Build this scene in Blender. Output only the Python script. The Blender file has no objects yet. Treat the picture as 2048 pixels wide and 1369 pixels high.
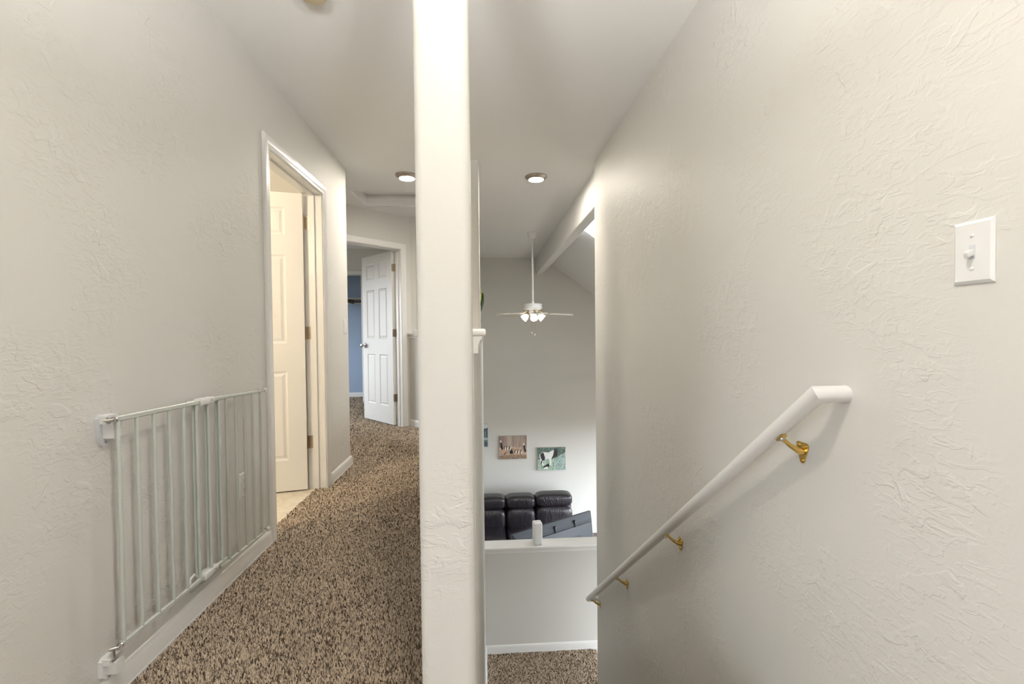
import bpy, math, random
import numpy as np
from mathutils import Vector, Matrix

# ------------------------------------------------------------------ camera, world, exposure
scn = bpy.context.scene
col = scn.collection
CAM_H = 1.08
F_PX = 910.0
cam_d = bpy.data.cameras.new('camera')
cam = bpy.data.objects.new('camera', cam_d)
col.objects.link(cam)
cam_d.sensor_fit = 'HORIZONTAL'
cam_d.sensor_width = 36.0
cam_d.lens = F_PX / 2048.0 * 36.0
cam_d.clip_start = 0.02
yaw, pitch, roll = math.radians(3.384), math.radians(-1.135), math.radians(0.602)
fw = Vector((math.sin(yaw) * math.cos(pitch), math.cos(yaw) * math.cos(pitch), math.sin(pitch)))
r0 = Vector((math.cos(yaw), -math.sin(yaw), 0))
d0 = fw.cross(r0)
Rt = r0 * math.cos(roll) + d0 * math.sin(roll)
Dn = d0 * math.cos(roll) - r0 * math.sin(roll)
m3 = Matrix((Rt, -Dn, -fw)).transposed()
cam.matrix_world = Matrix.Translation((0, 0, CAM_H)) @ m3.to_4x4()
scn.camera = cam

scn.view_settings.view_transform = 'Standard'
scn.view_settings.look = 'None'
scn.view_settings.gamma = 1.0
scn.view_settings.use_curve_mapping = False
scn.view_settings.exposure = 0.56
scn.cycles.use_denoising = True
scn.cycles.max_bounces = 5
scn.cycles.diffuse_bounces = 4
scn.cycles.glossy_bounces = 2
scn.cycles.transmission_bounces = 2
scn.cycles.use_adaptive_sampling = True
scn.cycles.adaptive_threshold = 0.035
scn.cycles.caustics_reflective = False
scn.cycles.caustics_refractive = False
scn.cycles.sample_clamp_indirect = 6.0

SKY = 10.5          # daylight outside
LAMP = 320.0        # disc lamps
FANLAMP = 2.2
FILL_UP = 770.0  # added fill uplighters behind the camera
BATH = 210.0
world = bpy.data.worlds.new('sky')
scn.world = world
world.use_nodes = True
bg = world.node_tree.nodes['Background']
bg.inputs[1].default_value = SKY
wn = world.node_tree
tc_ = wn.nodes.new('ShaderNodeTexCoord')
sep_ = wn.nodes.new('ShaderNodeSeparateXYZ')
hor_ = wn.nodes.new('ShaderNodeMapRange')      # pale sky above the horizon, grey-brown ground below
hor_.inputs['From Min'].default_value = -0.03
hor_.inputs['From Max'].default_value = 0.03
mix_ = wn.nodes.new('ShaderNodeMix')
mix_.data_type = 'RGBA'
mix_.inputs[6].default_value = (0.10, 0.095, 0.08, 1)
mix_.inputs[7].default_value = (0.86, 0.93, 1.0, 1)
wn.links.new(tc_.outputs['Generated'], sep_.inputs[0])
wn.links.new(sep_.outputs[2], hor_.inputs[0])
wn.links.new(hor_.outputs[0], mix_.inputs[0])
wn.links.new(mix_.outputs[2], bg.inputs[0])


def portal(name, loc, rot, sx, sy):
    ld = bpy.data.lights.new(name, 'AREA')
    ld.shape = 'RECTANGLE'
    ld.size, ld.size_y = sx, sy
    ld.cycles.is_portal = True
    o = bpy.data.objects.new(name, ld)
    col.objects.link(o)
    o.location = loc
    o.rotation_euler = rot
    return o


# ------------------------------------------------------------------ dimensions (metres)
CEIL = 2.435
XL, XR = -1.12, 0.889
YB = 0.20            # hall walls start here; behind it is the open loft room
RB, RX0, RX1 = -3.6, -3.5, 3.5
YLC = 3.82           # end of the left wall
YRC = 3.644          # end of the right wall
YF = 8.23            # far wall of the living room
ZL = -2.06           # landing
ZD = -2.62           # living-room floor
PX0, PX1 = -0.142, -0.028    # pony wall
CAPZ = 1.073         # underside of the cap board
RISE, RUN, Y0 = 2.06 / 11, 0.236, 1.17

# ------------------------------------------------------------------ materials
MATS = {}


def srgb(r, g, b):
    f = lambda c: (c / 255 / 12.92) if c / 255 <= 0.04045 else ((c / 255 + 0.055) / 1.055) ** 2.4
    return (f(r), f(g), f(b), 1)


def newmat(name, base, rough=0.5, metal=0.0, spec=0.5):
    m = bpy.data.materials.new(name)
    m.use_nodes = True
    b = m.node_tree.nodes['Principled BSDF']
    b.inputs['Base Color'].default_value = base
    b.inputs['Roughness'].default_value = rough
    b.inputs['Metallic'].default_value = metal
    b.inputs['Specular IOR Level'].default_value = spec
    MATS[name] = m
    return m


def nd(m, t, **kw):
    n = m.node_tree.nodes.new(t)
    for k, v in kw.items():
        setattr(n, k, v)
    return n


def lk(m, a, ao, b, bi):
    m.node_tree.links.new(a.outputs[ao], b.inputs[bi])


def coords(m, scale=(1, 1, 1)):
    g = nd(m, 'ShaderNodeNewGeometry')
    mp = nd(m, 'ShaderNodeMapping')
    mp.inputs['Scale'].default_value = scale
    lk(m, g, 'Position', mp, 'Vector')
    return mp


def noise(m, src, scale, detail=2.0, dist=0.0, rough=0.5):
    n = nd(m, 'ShaderNodeTexNoise')
    n.inputs['Scale'].default_value = scale
    n.inputs['Detail'].default_value = detail
    n.inputs['Distortion'].default_value = dist
    n.inputs['Roughness'].default_value = rough
    lk(m, src, 0, n, 'Vector')
    return n


def maprange(m, src, so, a, b, c=0.0, d=1.0, smooth=True):
    r = nd(m, 'ShaderNodeMapRange')
    if smooth:
        r.interpolation_type = 'SMOOTHSTEP'
    for i, v in zip(('From Min', 'From Max', 'To Min', 'To Max'), (a, b, c, d)):
        r.inputs[i].default_value = v
    lk(m, src, so, r, 'Value')
    return r


def math_n(m, op, a, b):
    n = nd(m, 'ShaderNodeMath', operation=op)
    for i, v in enumerate((a, b)):
        if isinstance(v, (int, float)):
            n.inputs[i].default_value = v
        else:
            lk(m, v[0], v[1], n, i)
    return n


def plaster(name, base, strength=0.5, rough=0.55, patch=(0.42, 0.62)):
    """hand-trowelled drywall texture: overlapping smears with sharp lap edges"""
    m = newmat(name, base, rough, 0, 0.35)
    b = m.node_tree.nodes['Principled BSDF']
    c = coords(m)
    laps = noise(m, c, 10.0, 2.5, 1.1, 0.6)
    edge = maprange(m, laps, 'Fac', 0.5, 0.545)
    laps2 = noise(m, coords(m, (1.0, 1.0, 2.6)), 19.0, 2.0, 1.2, 0.55)
    edge2 = maprange(m, laps2, 'Fac', 0.52, 0.57)
    brk = maprange(m, noise(m, c, 17.0, 0.0, 0.0), 'Fac', 0.47, 0.62)
    mask = maprange(m, noise(m, c, 2.6, 1.0, 0.0), 'Fac', *patch)
    s1 = math_n(m, 'MULTIPLY', (edge, 0), (brk, 0))
    s2 = math_n(m, 'MULTIPLY', (edge2, 0), 0.5)
    s = math_n(m, 'ADD', (s1, 0), (s2, 0))
    s = math_n(m, 'MULTIPLY', (s, 0), (mask, 0))
    fine = noise(m, c, 160.0, 0.0)
    f2 = math_n(m, 'MULTIPLY', (fine, 'Fac'), 0.10)
    s = math_n(m, 'ADD', (s, 0), (f2, 0))
    bp = nd(m, 'ShaderNodeBump')
    bp.inputs['Strength'].default_value = strength
    bp.inputs['Distance'].default_value = 0.0022
    lk(m, s, 0, bp, 'Height')
    lk(m, bp, 'Normal', b, 'Normal')
    return m


plaster('wall', (0.665, 0.65, 0.612, 1), 0.5)
newmat('ceiling', (0.77, 0.76, 0.74, 1), 0.7, 0, 0.3)
newmat('wall_plain', (0.665, 0.65, 0.612, 1), 0.55, 0, 0.35)
newmat('trim', (0.80, 0.79, 0.77, 1), 0.32, 0, 0.5)
newmat('door', (0.80, 0.79, 0.77, 1), 0.38, 0, 0.5)
newmat('white_plastic', (0.78, 0.78, 0.77, 1), 0.35)
newmat('grey_plastic', (0.62, 0.63, 0.66, 1), 0.4)
newmat('gate_metal', (0.52, 0.55, 0.505, 1), 0.38)
newmat('steel', (0.55, 0.53, 0.5, 1), 0.3, 1.0)
newmat('chrome', (0.7, 0.7, 0.72, 1), 0.12, 1.0)
newmat('brass', (0.72, 0.50, 0.16, 1), 0.2, 1.0)
newmat('hinge_metal', (0.50, 0.42, 0.32, 1), 0.34, 1.0)
newmat('nickel', (0.42, 0.36, 0.30, 1), 0.34, 1.0)
newmat('black', (0.01, 0.01, 0.01, 1), 0.5)
newmat('dark_pot', (0.035, 0.035, 0.035, 1), 0.45)
newmat('soil', (0.03, 0.02, 0.012, 1), 0.9)
newmat('fan_white', (0.74, 0.74, 0.72, 1), 0.35)
newmat('fan_blade', (0.66, 0.63, 0.56, 1), 0.45)
newmat('antique_brass', (0.42, 0.33, 0.18, 1), 0.3, 1.0)
newmat('yellowed_plastic', (0.62, 0.52, 0.36, 1), 0.5)
newmat('stand_wood', (0.05, 0.032, 0.022, 1), 0.4)
newmat('tv_grey', (0.034, 0.040, 0.050, 1), 0.5)
newmat('tv_dark', (0.018, 0.02, 0.025, 1), 0.4)
newmat('floor_low_bounce', (0.09, 0.055, 0.035, 1), 0.45)  # unseen living-room floor, kept dark to cut light bouncing upward
newmat('canvas_edge', (0.62, 0.60, 0.56, 1), 0.7)
newmat('shelf_wood', (0.42, 0.36, 0.29, 1), 0.5)


def emit(name, color, strength):
    m = newmat(name, (0.8, 0.8, 0.8, 1), 0.4)
    b = m.node_tree.nodes['Principled BSDF']
    b.inputs['Emission Color'].default_value = color
    b.inputs['Emission Strength'].default_value = strength
    return m


emit('lamp_lens', (1.0, 0.92, 0.80, 1), LAMP)
emit('fan_glass', (1.0, 0.91, 0.78, 1), FANLAMP)
emit('fill_bulb', (1.0, 1.0, 0.995, 1), FILL_UP)
emit('bath_glass', (1.0, 0.84, 0.62, 1), BATH)


def carpet_mat():
    m = newmat('carpet', (0.2, 0.15, 0.1, 1), 0.95, 0, 0.1)
    b = m.node_tree.nodes['Principled BSDF']
    c = coords(m)
    n1 = noise(m, c, 150.0, 3.0, 0.6, 0.6)
    n2 = noise(m, c, 3.0, 2.0)
    r = nd(m, 'ShaderNodeValToRGB')
    e = r.color_ramp.elements
    e[0].position, e[0].color = 0.34, (0.075, 0.053, 0.036, 1)
    e[1].position, e[1].color = 0.66, (0.55, 0.44, 0.33, 1)
    x = r.color_ramp.elements.new(0.48)
    x.color = (0.31, 0.235, 0.168, 1)
    a = math_n(m, 'MULTIPLY', (n2, 'Fac'), 0.12)
    s = math_n(m, 'ADD', (n1, 'Fac'), (a, 0))
    s = math_n(m, 'SUBTRACT', (s, 0), 0.06)
    lk(m, s, 0, r, 0)
    lk(m, r, 0, b, 'Base Color')
    bp = nd(m, 'ShaderNodeBump')
    bp.inputs['Strength'].default_value = 1.0
    bp.inputs['Distance'].default_value = 0.006
    lk(m, n1, 'Fac', bp, 'Height')
    lk(m, bp, 'Normal', b, 'Normal')
    # the yarn: tone is stored per tuft
    y = newmat('carpet_yarn', (0.2, 0.15, 0.1, 1), 0.95, 0, 0.08)
    b = y.node_tree.nodes['Principled BSDF']
    at = nd(y, 'ShaderNodeAttribute', attribute_name='tone')
    r = nd(y, 'ShaderNodeValToRGB')
    e = r.color_ramp.elements
    e[0].position, e[0].color = 0.0, (0.07, 0.047, 0.032, 1)
    e[1].position, e[1].color = 1.0, (0.88, 0.76, 0.61, 1)
    x = r.color_ramp.elements.new(0.4)
    x.color = (0.62, 0.50, 0.38, 1)
    lk(y, at, 'Fac', r, 0)
    lk(y, r, 0, b, 'Base Color')


carpet_mat()


def vinyl_mat():
    m = newmat('vinyl', (0.72, 0.66, 0.55, 1), 0.35)
    b = m.node_tree.nodes['Principled BSDF']
    c = coords(m)
    n = noise(m, c, 9.0, 5.0, 2.0, 0.6)
    r = nd(m, 'ShaderNodeValToRGB')
    e = r.color_ramp.elements
    e[0].position, e[0].color = 0.35, (0.62, 0.55, 0.44, 1)
    e[1].position, e[1].color = 0.65, (0.76, 0.71, 0.61, 1)
    lk(m, n, 'Fac', r, 0)
    lk(m, r, 0, b, 'Base Color')


vinyl_mat()


def leather_mat():
    m = newmat('leather', (0.026, 0.022, 0.027, 1), 0.29, 0, 0.55)
    b = m.node_tree.nodes['Principled BSDF']
    c = coords(m)
    w = noise(m, coords(m, (1.6, 1, 0.55)), 9.0, 3.0, 1.5)
    g = noise(m, c, 220.0, 1.0)
    a = math_n(m, 'MULTIPLY', (g, 'Fac'), 0.05)
    s = math_n(m, 'ADD', (w, 'Fac'), (a, 0))
    bp = nd(m, 'ShaderNodeBump')
    bp.inputs['Strength'].default_value = 0.5
    bp.inputs['Distance'].default_value = 0.02
    lk(m, s, 0, bp, 'Height')
    lk(m, bp, 'Normal', b, 'Normal')


leather_mat()


def print_mat(name, c0, c1, c2, scale, stretch=(1, 1, 1), dist=1.0, lo=0.35, hi=0.65):
    m = newmat(name, c1, 0.6)
    b = m.node_tree.nodes['Principled BSDF']
    n = noise(m, coords(m, stretch), scale, 4.0, dist, 0.65)
    r = nd(m, 'ShaderNodeValToRGB')
    e = r.color_ramp.elements
    e[0].position, e[0].color = lo, c0
    e[1].position, e[1].color = hi, c2
    x = e.new((lo + hi) / 2)
    x.color = c1
    lk(m, n, 'Fac', r, 0)
    lk(m, r, 0, b, 'Base Color')
    return m


print_mat('print_forest', srgb(120, 98, 92), srgb(165, 145, 132), srgb(196, 184, 172), 13, (1, 1, 0.06), 0.2)
print_mat('print_straw', srgb(150, 118, 96), srgb(190, 160, 136), srgb(214, 192, 170), 34, (1, 1, 1.4), 1.0)
print_mat('print_brush', srgb(92, 84, 78), srgb(150, 122, 100), srgb(184, 158, 128), 60, (1, 1, 1), 1.0)
print_mat('print_hedge', srgb(44, 58, 52), srgb(92, 112, 100), srgb(150, 170, 160), 42, (1, 1, 1), 1.5)
print_mat('print_grass', srgb(122, 146, 126), srgb(160, 180, 160), srgb(190, 206, 192), 30, (1, 1, 0.6), 1.0)
print_mat('print_weeds', srgb(92, 114, 110), srgb(150, 172, 164), srgb(206, 218, 214), 55, (1, 1, 0.5), 1.6)
print_mat('print_fir', srgb(24, 36, 44), srgb(70, 92, 104), srgb(150, 170, 178), 48, (1, 1, 1), 1.5)
newmat('print_white', srgb(232, 230, 226), 0.6)
newmat('print_cream', srgb(222, 210, 196), 0.6)
newmat('print_dark', srgb(48, 42, 46), 0.6)
newmat('print_black', srgb(26, 26, 28), 0.6)
newmat('print_slate', srgb(60, 70, 92), 0.6)
newmat('print_sky', srgb(214, 220, 222), 0.6)
newmat('print_water', srgb(172, 190, 204), 0.6)


def leaf_mat(name, c0, c1):
    m = newmat(name, c0, 0.35)
    b = m.node_tree.nodes['Principled BSDF']
    n = noise(m, coords(m, (1, 1, 0.4)), 60, 3.0, 1.0)
    r = nd(m, 'ShaderNodeValToRGB')
    e = r.color_ramp.elements
    e[0].position, e[0].color = 0.35, c0
    e[1].position, e[1].color = 0.7, c1
    lk(m, n, 'Fac', r, 0)
    lk(m, r, 0, b, 'Base Color')


leaf_mat('leaf', (0.012, 0.035, 0.010, 1), (0.035, 0.085, 0.02, 1))
newmat('leaf_margin', (0.36, 0.42, 0.10, 1), 0.4)


def glass_mat():
    m = bpy.data.materials.new('pane_glass')
    m.use_nodes = True
    nt = m.node_tree
    nt.nodes.clear()
    o = nt.nodes.new('ShaderNodeOutputMaterial')
    mix = nt.nodes.new('ShaderNodeMixShader')
    t = nt.nodes.new('ShaderNodeBsdfTransparent')
    g = nt.nodes.new('ShaderNodeBsdfGlossy')
    g.inputs['Roughness'].default_value = 0.02
    mix.inputs[0].default_value = 0.06
    nt.links.new(t.outputs[0], mix.inputs[1])
    nt.links.new(g.outputs[0], mix.inputs[2])
    nt.links.new(mix.outputs[0], o.inputs[0])
    MATS['pane_glass'] = m


glass_mat()


# ------------------------------------------------------------------ mesh builder
class MB:
    def __init__(s):
        s.v, s.f, s.mi, s.mats = [], [], [], []

    def add(s, vs, fs, mat=0):
        k = len(s.v)
        s.v += [tuple(p) for p in vs]
        for f in fs:
            s.f.append(tuple(i + k for i in f))
            s.mi.append(mat)
        return s

    def box(s, x0, x1, y0, y1, z0, z1, M=None, mat=0):
        vs = [Vector((x, y, z)) for z in (z0, z1) for y in (y0, y1) for x in (x0, x1)]
        if M is not None:
            vs = [M @ p for p in vs]
        return s.add(vs, [(0, 2, 3, 1), (4, 5, 7, 6), (0, 1, 5, 4), (2, 6, 7, 3), (0, 4, 6, 2), (1, 3, 7, 5)], mat)

    def prism(s, poly, z0, z1, M=None, mat=0):
        n = len(poly)
        vs = [Vector((p[0], p[1], z0)) for p in poly] + [Vector((p[0], p[1], z1)) for p in poly]
        if M is not None:
            vs = [M @ p for p in vs]
        fs = [tuple(reversed(range(n))), tuple(range(n, 2 * n))]
        fs += [(i, (i + 1) % n, n + (i + 1) % n, n + i) for i in range(n)]
        return s.add(vs, fs, mat)

    def rbox(s, x0, x1, y0, y1, z0, z1, r=0.018, corners=(1, 1, 1, 1), seg=6, M=None, mat=0):
        """box whose vertical edges are rounded (corner order: -x-y, +x-y, +x+y, -x+y)"""
        poly = []
        cs = [(x0, y0, 180), (x1, y0, 270), (x1, y1, 0), (x0, y1, 90)]
        sg = [(1, 1), (-1, 1), (-1, -1), (1, -1)]
        for (cx, cy, a0), (sx, sy), on in zip(cs, sg, corners):
            if not on:
                poly.append((cx, cy))
                continue
            for i in range(seg + 1):
                a = math.radians(a0 + 90 * i / seg)
                poly.append((cx + sx * r + r * math.cos(a), cy + sy * r + r * math.sin(a)))
        return s.prism(poly, z0, z1, M, mat)

    def bbox(s, x0, x1, y0, y1, z0, z1, b=0.003, seg=2, M=None, mat=0):
        """box with all edges rounded"""
        n = seg
        c = [(x0 + b, x1 - b), (y0 + b, y1 - b), (z0 + b, z1 - b)]
        vs, fs = [], []
        # sphere-ish octants joined: build as lat/long superposition
        rings = []
        for k in range(2 * n + 2):
            top = k > n
            kk = k - (n + 1) if top else k
            ph = (-90 + 90 * kk / n) if not top else 90 * kk / n
            ph = math.radians(ph)
            z = (c[2][1] if top else c[2][0]) + b * math.sin(ph)
            rr = b * math.cos(ph)
            ring = []
            for q, (ix, iy) in enumerate(((1, 1), (0, 1), (0, 0), (1, 0))):
                for i in range(n + 1):
                    a = math.radians(90 * q + 90 * i / n)
                    ring.append(Vector((c[0][ix] + rr * math.cos(a), c[1][iy] + rr * math.sin(a), z)))
            rings.append(ring)
        L = len(rings[0])
        for r_ in rings:
            vs += r_
        for k in range(len(rings) - 1):
            for i in range(L):
                j = (i + 1) % L
                fs.append((k * L + i, k * L + j, (k + 1) * L + j, (k + 1) * L + i))
        fs.append(tuple(reversed(range(L))))
        fs.append(tuple(range((len(rings) - 1) * L, len(rings) * L)))
        if M is not None:
            vs = [M @ p for p in vs]
        return s.add(vs, fs, mat)

    def tube(s, pts, r, n=12, mat=0, caps=True, prof=None, up=None):
        pts = [Vector(p) for p in pts]
        d = [(pts[i + 1] - pts[i]).normalized() for i in range(len(pts) - 1)]
        a = d[0]
        u = Vector(up) if up is not None else (Vector((0, 0, 1)) if abs(a.z) < 0.9 else Vector((1, 0, 0)))
        side = a.cross(u).normalized()
        upv = side.cross(a).normalized()
        if prof is None:
            rr = r if not isinstance(r, (list, tuple)) else 1.0
            prof = [(rr * math.cos(2 * math.pi * i / n), rr * math.sin(2 * math.pi * i / n)) for i in range(n)]
        n = len(prof)
        off = [side * p[0] + upv * p[1] for p in prof]
        rings = []
        for i, P in enumerate(pts):
            if i == 0:
                ring = [P + o for o in off]
            elif i == len(pts) - 1:
                ring = [P + (o - d[-1] * o.dot(d[-1])) for o in off]
            else:
                nn = (d[i - 1] + d[i]).normalized()
                ring = []
                for o in off:
                    t = -o.dot(nn) / d[i - 1].dot(nn)
                    ring.append(P + o + d[i - 1] * t)
                off = [(q - P) - d[i] * (q - P).dot(d[i]) for q in ring]
            if isinstance(r, (list, tuple)):
                ring = [P + (q - P) * r[i] for q in ring]
            rings.append(ring)
        vs = [q for ring in rings for q in ring]
        fs = []
        for k in range(len(rings) - 1):
            for i in range(n):
                j = (i + 1) % n
                fs.append((k * n + i, k * n + j, (k + 1) * n + j, (k + 1) * n + i))
        if caps:
            fs.append(tuple(reversed(range(n))))
            fs.append(tuple(range((len(rings) - 1) * n, len(rings) * n)))
        return s.add(vs, fs, mat)

    def lathe(s, prof, n=32, M=None, mat=0):
        vs, fs = [], []
        for (r, z) in prof:
            for i in range(n):
                a = 2 * math.pi * i / n
                vs.append(Vector((max(r, 1e-5) * math.cos(a), max(r, 1e-5) * math.sin(a), z)))
        for k in range(len(prof) - 1):
            for i in range(n):
                j = (i + 1) % n
                fs.append((k * n + i, k * n + j, (k + 1) * n + j, (k + 1) * n + i))
        if M is not None:
            vs = [M @ p for p in vs]
        return s.add(vs, fs, mat)

    def puff(s, c, h, e1=0.35, e2=0.35, nu=40, nv=24, mat=0, M=None, wob=0.0, seed=0):
        """pillow-like superellipsoid; h half sizes"""
        rnd = random.Random(seed)
        ph = [(rnd.uniform(2, 7), rnd.uniform(0, 6.28), rnd.uniform(2, 6), rnd.uniform(0, 6.28)) for _ in range(4)]
        pw = lambda x, e: math.copysign(abs(x) ** e, x)
        vs, fs = [], []
        for j in range(nv + 1):
            la = -math.pi / 2 + math.pi * j / nv
            for i in range(nu):
                lo = 2 * math.pi * i / nu
                x = pw(math.cos(la), e1) * pw(math.cos(lo), e2)
                y = pw(math.cos(la), e1) * pw(math.sin(lo), e2)
                z = pw(math.sin(la), e1)
                k = 1 + wob * sum(math.sin(a * x * 3 + b) * math.sin(c_ * z * 2 + d_) for a, b, c_, d_ in ph) / 4
                p = Vector((c[0] + h[0] * x, c[1] + h[1] * y * k, c[2] + h[2] * z))
                vs.append(M @ p if M is not None else p)
        for j in range(nv):
            for i in range(nu):
                i2 = (i + 1) % nu
                fs.append((j * nu + i, j * nu + i2, (j + 1) * nu + i2, (j + 1) * nu + i))
        return s.add(vs, fs, mat)

    def build(s, name, mat, parent=None, smooth=35):
        me = bpy.data.meshes.new(name)
        me.from_pydata(s.v, [], s.f)
        for mm in (mat if isinstance(mat, (list, tuple)) else [mat]):
            me.materials.append(MATS[mm])
        if len(me.materials) > 1:
            me.polygons.foreach_set('material_index', s.mi)
        me.update()
        me.validate()
        if smooth:
            me.polygons.foreach_set('use_smooth', [True] * len(me.polygons))
            me.set_sharp_from_angle(angle=math.radians(smooth))
        o = bpy.data.objects.new(name, me)
        col.objects.link(o)
        o.parent = parent
        return o


def tag(o, label, cat=None, group=None, kind=None):
    o['label'] = label
    if cat:
        o['category'] = cat
    if group:
        o['group'] = group
    if kind:
        o['kind'] = kind
    return o


def empty(name, loc, label, cat, group=None, kind=None, rz=0.0):
    o = bpy.data.objects.new(name, None)
    o.empty_display_size = 0.1
    col.objects.link(o)
    o.location = loc
    o.rotation_euler = (0, 0, rz)
    return tag(o, label, cat, group, kind)


def local(o, parent):
    """parent a world-space mesh under an Empty, keeping it where it stands"""
    o.parent = parent
    M = Matrix.Translation(parent.location) @ parent.rotation_euler.to_matrix().to_4x4()
    o.matrix_parent_inverse = M.inverted()
    return o


def struct(name, mb, mat, label, cat, smooth=35):
    return tag(mb.build(name, mat, None, smooth), label, cat, None, 'structure')


def Rz(a):
    return Matrix.Rotation(a, 4, 'Z')


def T(x, y, z):
    return Matrix.Translation((x, y, z))


def copy_tree(o, parent=None):
    c = o.copy()
    col.objects.link(c)
    c.parent = parent
    for ch in list(o.children):
        copy_tree(ch, c)
    return c


# ------------------------------------------------------------------ structure: shells
WT = 0.12
# left hall wall with the bathroom doorway
D1A, D1B, DTOP = 2.468, 3.240, 2.052
mb = MB()
mb.box(XL - WT, XL, YB, D1A - 0.018, -0.02, CEIL)
mb.box(XL - WT, XL, D1A - 0.018, D1B + 0.018, DTOP + 0.018, CEIL)
mb.rbox(XL - WT, XL, D1B + 0.018, YLC, -0.02, CEIL, 0.018, (0, 0, 1, 0))
struct('wall_left', mb, 'wall', 'greige trowel-textured hall wall pierced by the bathroom doorway', 'wall')
mb = MB().box(-2.47, XL - WT, YLC - WT, YLC, -0.02, CEIL)
struct('wall_bathroom', mb, 'wall_plain', 'greige wall closing the bathroom behind its open door', 'wall')
mb = MB()
mb.box(-3.2, -3.08, 1.28, 3.70, -0.02, CEIL)
mb.box(-3.08, XL - WT, 1.28, 1.40, -0.02, CEIL)
mb.box(-3.2, -2.47, 3.70, 3.82, -0.02, CEIL)
struct('wall_bathroom_back', mb, 'wall_plain', 'plain bathroom walls behind the hall wall', 'wall')

# right stair wall, down to the living-room level
mb = MB().rbox(XR, 1.05, YB, YRC, ZD, CEIL, 0.02, (0, 0, 1, 1))
struct('wall_right', mb, 'wall', 'long trowel-textured stair wall that carries the white handrail', 'wall')

# unseen loft room behind the camera, its side windows added for hall daylight
mb = MB()
mb.box(RX0, XL - WT, YB - WT, YB, -0.02, CEIL)
struct('wall_loft_left', mb, 'wall_plain', 'loft room wall beside the hall entrance', 'wall')
mb = MB()
mb.box(1.05, RX1, YB - WT, YB, -0.02, CEIL)
struct('wall_loft_right', mb, 'wall_plain', 'loft room wall behind the stair wall', 'wall')
mb = MB()
mb.box(RX0, RX1, RB - WT, RB, -0.02, CEIL)
struct('wall_back', mb, 'wall_plain', 'plain loft room end wall', 'wall')
for x0, x1, ye, nm, lb in ((RX0 - WT, RX0, -1.3, 'wall_loft_side', 'loft room side wall with a wide added window, bathroom side'), (RX1, RX1 + WT, -2.1, 'wall_loft_far_side', 'loft room side wall with a narrow added window, stair side')):
    mb = MB()
    mb.box(x0, x1, RB - WT, YB, -0.02, 0.55)
    mb.box(x0, x1, RB - WT, YB, 2.2, CEIL)
    mb.box(x0, x1, RB - WT, -2.9, 0.55, 2.2)
    mb.box(x0, x1, ye, YB, 0.55, 2.2)
    struct(nm, mb, 'wall_plain', lb, 'wall')
portal('loft_side_portal', (RX0 - WT - 0.01, -2.1, 1.375), (0, math.radians(-90), 0), 1.65, 1.6)
portal('loft_side_portal', (RX1 + WT + 0.01, -2.5, 1.375), (0, math.radians(90), 0), 1.65, 0.8)

# column and pony wall
mb = MB().rbox(-0.146, -0.029, 0.975, 1.092, -0.3, CEIL, 0.020)
struct('wall_column', mb, 'wall', 'white-lit square column with bullnose corners at the head of the stairs', 'column')
mb = MB().rbox(PX0, -0.034, 3.60, 3.715, CAPZ + 0.019, CEIL, 0.018)
struct('wall_post', mb, 'wall', 'greige post standing on the half wall cap beside the plant', 'column')
YP = 4.658
mb = MB()
mb.box(PX0, PX1, 1.092, 4.52, ZD, CAPZ)
mb.box(PX0, PX1, 4.52, YP, -0.28, CAPZ)
struct('wall_stair', mb, 'wall', 'half wall between hallway and stairs reaching down to the landing', 'half wall')
# diagonal half wall running back to the bedroom door wall
u45 = Vector((-0.70711, -0.70711, 0))      # leftwards along the bedroom door wall
n45 = Vector((0.70711, -0.70711, 0))       # out of that wall, into the hall
O45 = Vector((-0.885, 5.378, 0))
dmid = Vector((-0.845, 5.418, 0))
dlen = (dmid - Vector((-0.085, YP, 0))).length
Md = Matrix(((n45.x, -u45.x, 0, dmid.x), (n45.y, -u45.y, 0, dmid.y), (0, 0, 1, 0), (0, 0, 0, 1)))
mb = MB().box(0.0, dlen + 0.03, -0.057, 0.057, -0.28, CAPZ, Md)
struct('wall_loft', mb, 'wall_plain', 'short angled half wall beside the bedroom door casing', 'half wall')

# bedroom door wall, 45 degrees
Mw = Matrix(((u45.x, n45.x, 0, O45.x), (u45.y, n45.y, 0, O45.y), (0, 0, 1, 0), (0, 0, 0, 1)))
S0, S1 = 0.104, 0.824
mb = MB()
mb.box(-0.06, S0 - 0.018, -WT, 0, -0.02, CEIL, Mw)
mb.box(S0 - 0.018, S1 + 0.018, -WT, 0, DTOP + 0.018, CEIL, Mw)
mb.box(S1 + 0.018, 2.24, -WT, 0, -0.02, CEIL, Mw)
struct('wall_angled', mb, 'wall_plain', 'greige angled wall holding the bedroom doorway', 'wall')

# wall between bedroom and living room, and bedroom shell
mb = MB().box(-0.92, -0.80, 5.40, YF, ZD, CEIL)
struct('wall_living_left', mb, 'wall_plain', 'tall living-room wall backing onto the bedroom', 'wall')
BX0, CFY, CBY = -4.3, 7.37, 7.97
mb = MB()
mb.box(BX0 - WT, BX0, 3.7, 5.0, -0.02, CEIL)
mb.box(BX0 - WT, BX0, 6.6, CBY + 0.26, -0.02, CEIL)
mb.box(BX0 - WT, BX0, 5.0, 6.6, -0.02, 0.55)
mb.box(BX0 - WT, BX0, 5.0, 6.6, 2.0, CEIL)
mb.box(BX0, -2.47, 3.82 - WT, 3.82, -0.02, CEIL)
struct('wall_bedroom_window', mb, 'wall_plain', 'bedroom walls around its window', 'wall')
portal('bedroom_window_portal', (BX0 - WT - 0.01, 5.8, 1.275), (0, math.radians(-90), 0), 1.45, 1.6)
CJ = -1.955
mb = MB()
mb.box(CJ + 0.018, -0.92, CFY, CFY + 0.11, -0.02, CEIL)
mb.box(-3.5, CJ + 0.018, CFY, CFY + 0.11, 2.04, CEIL)
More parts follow.
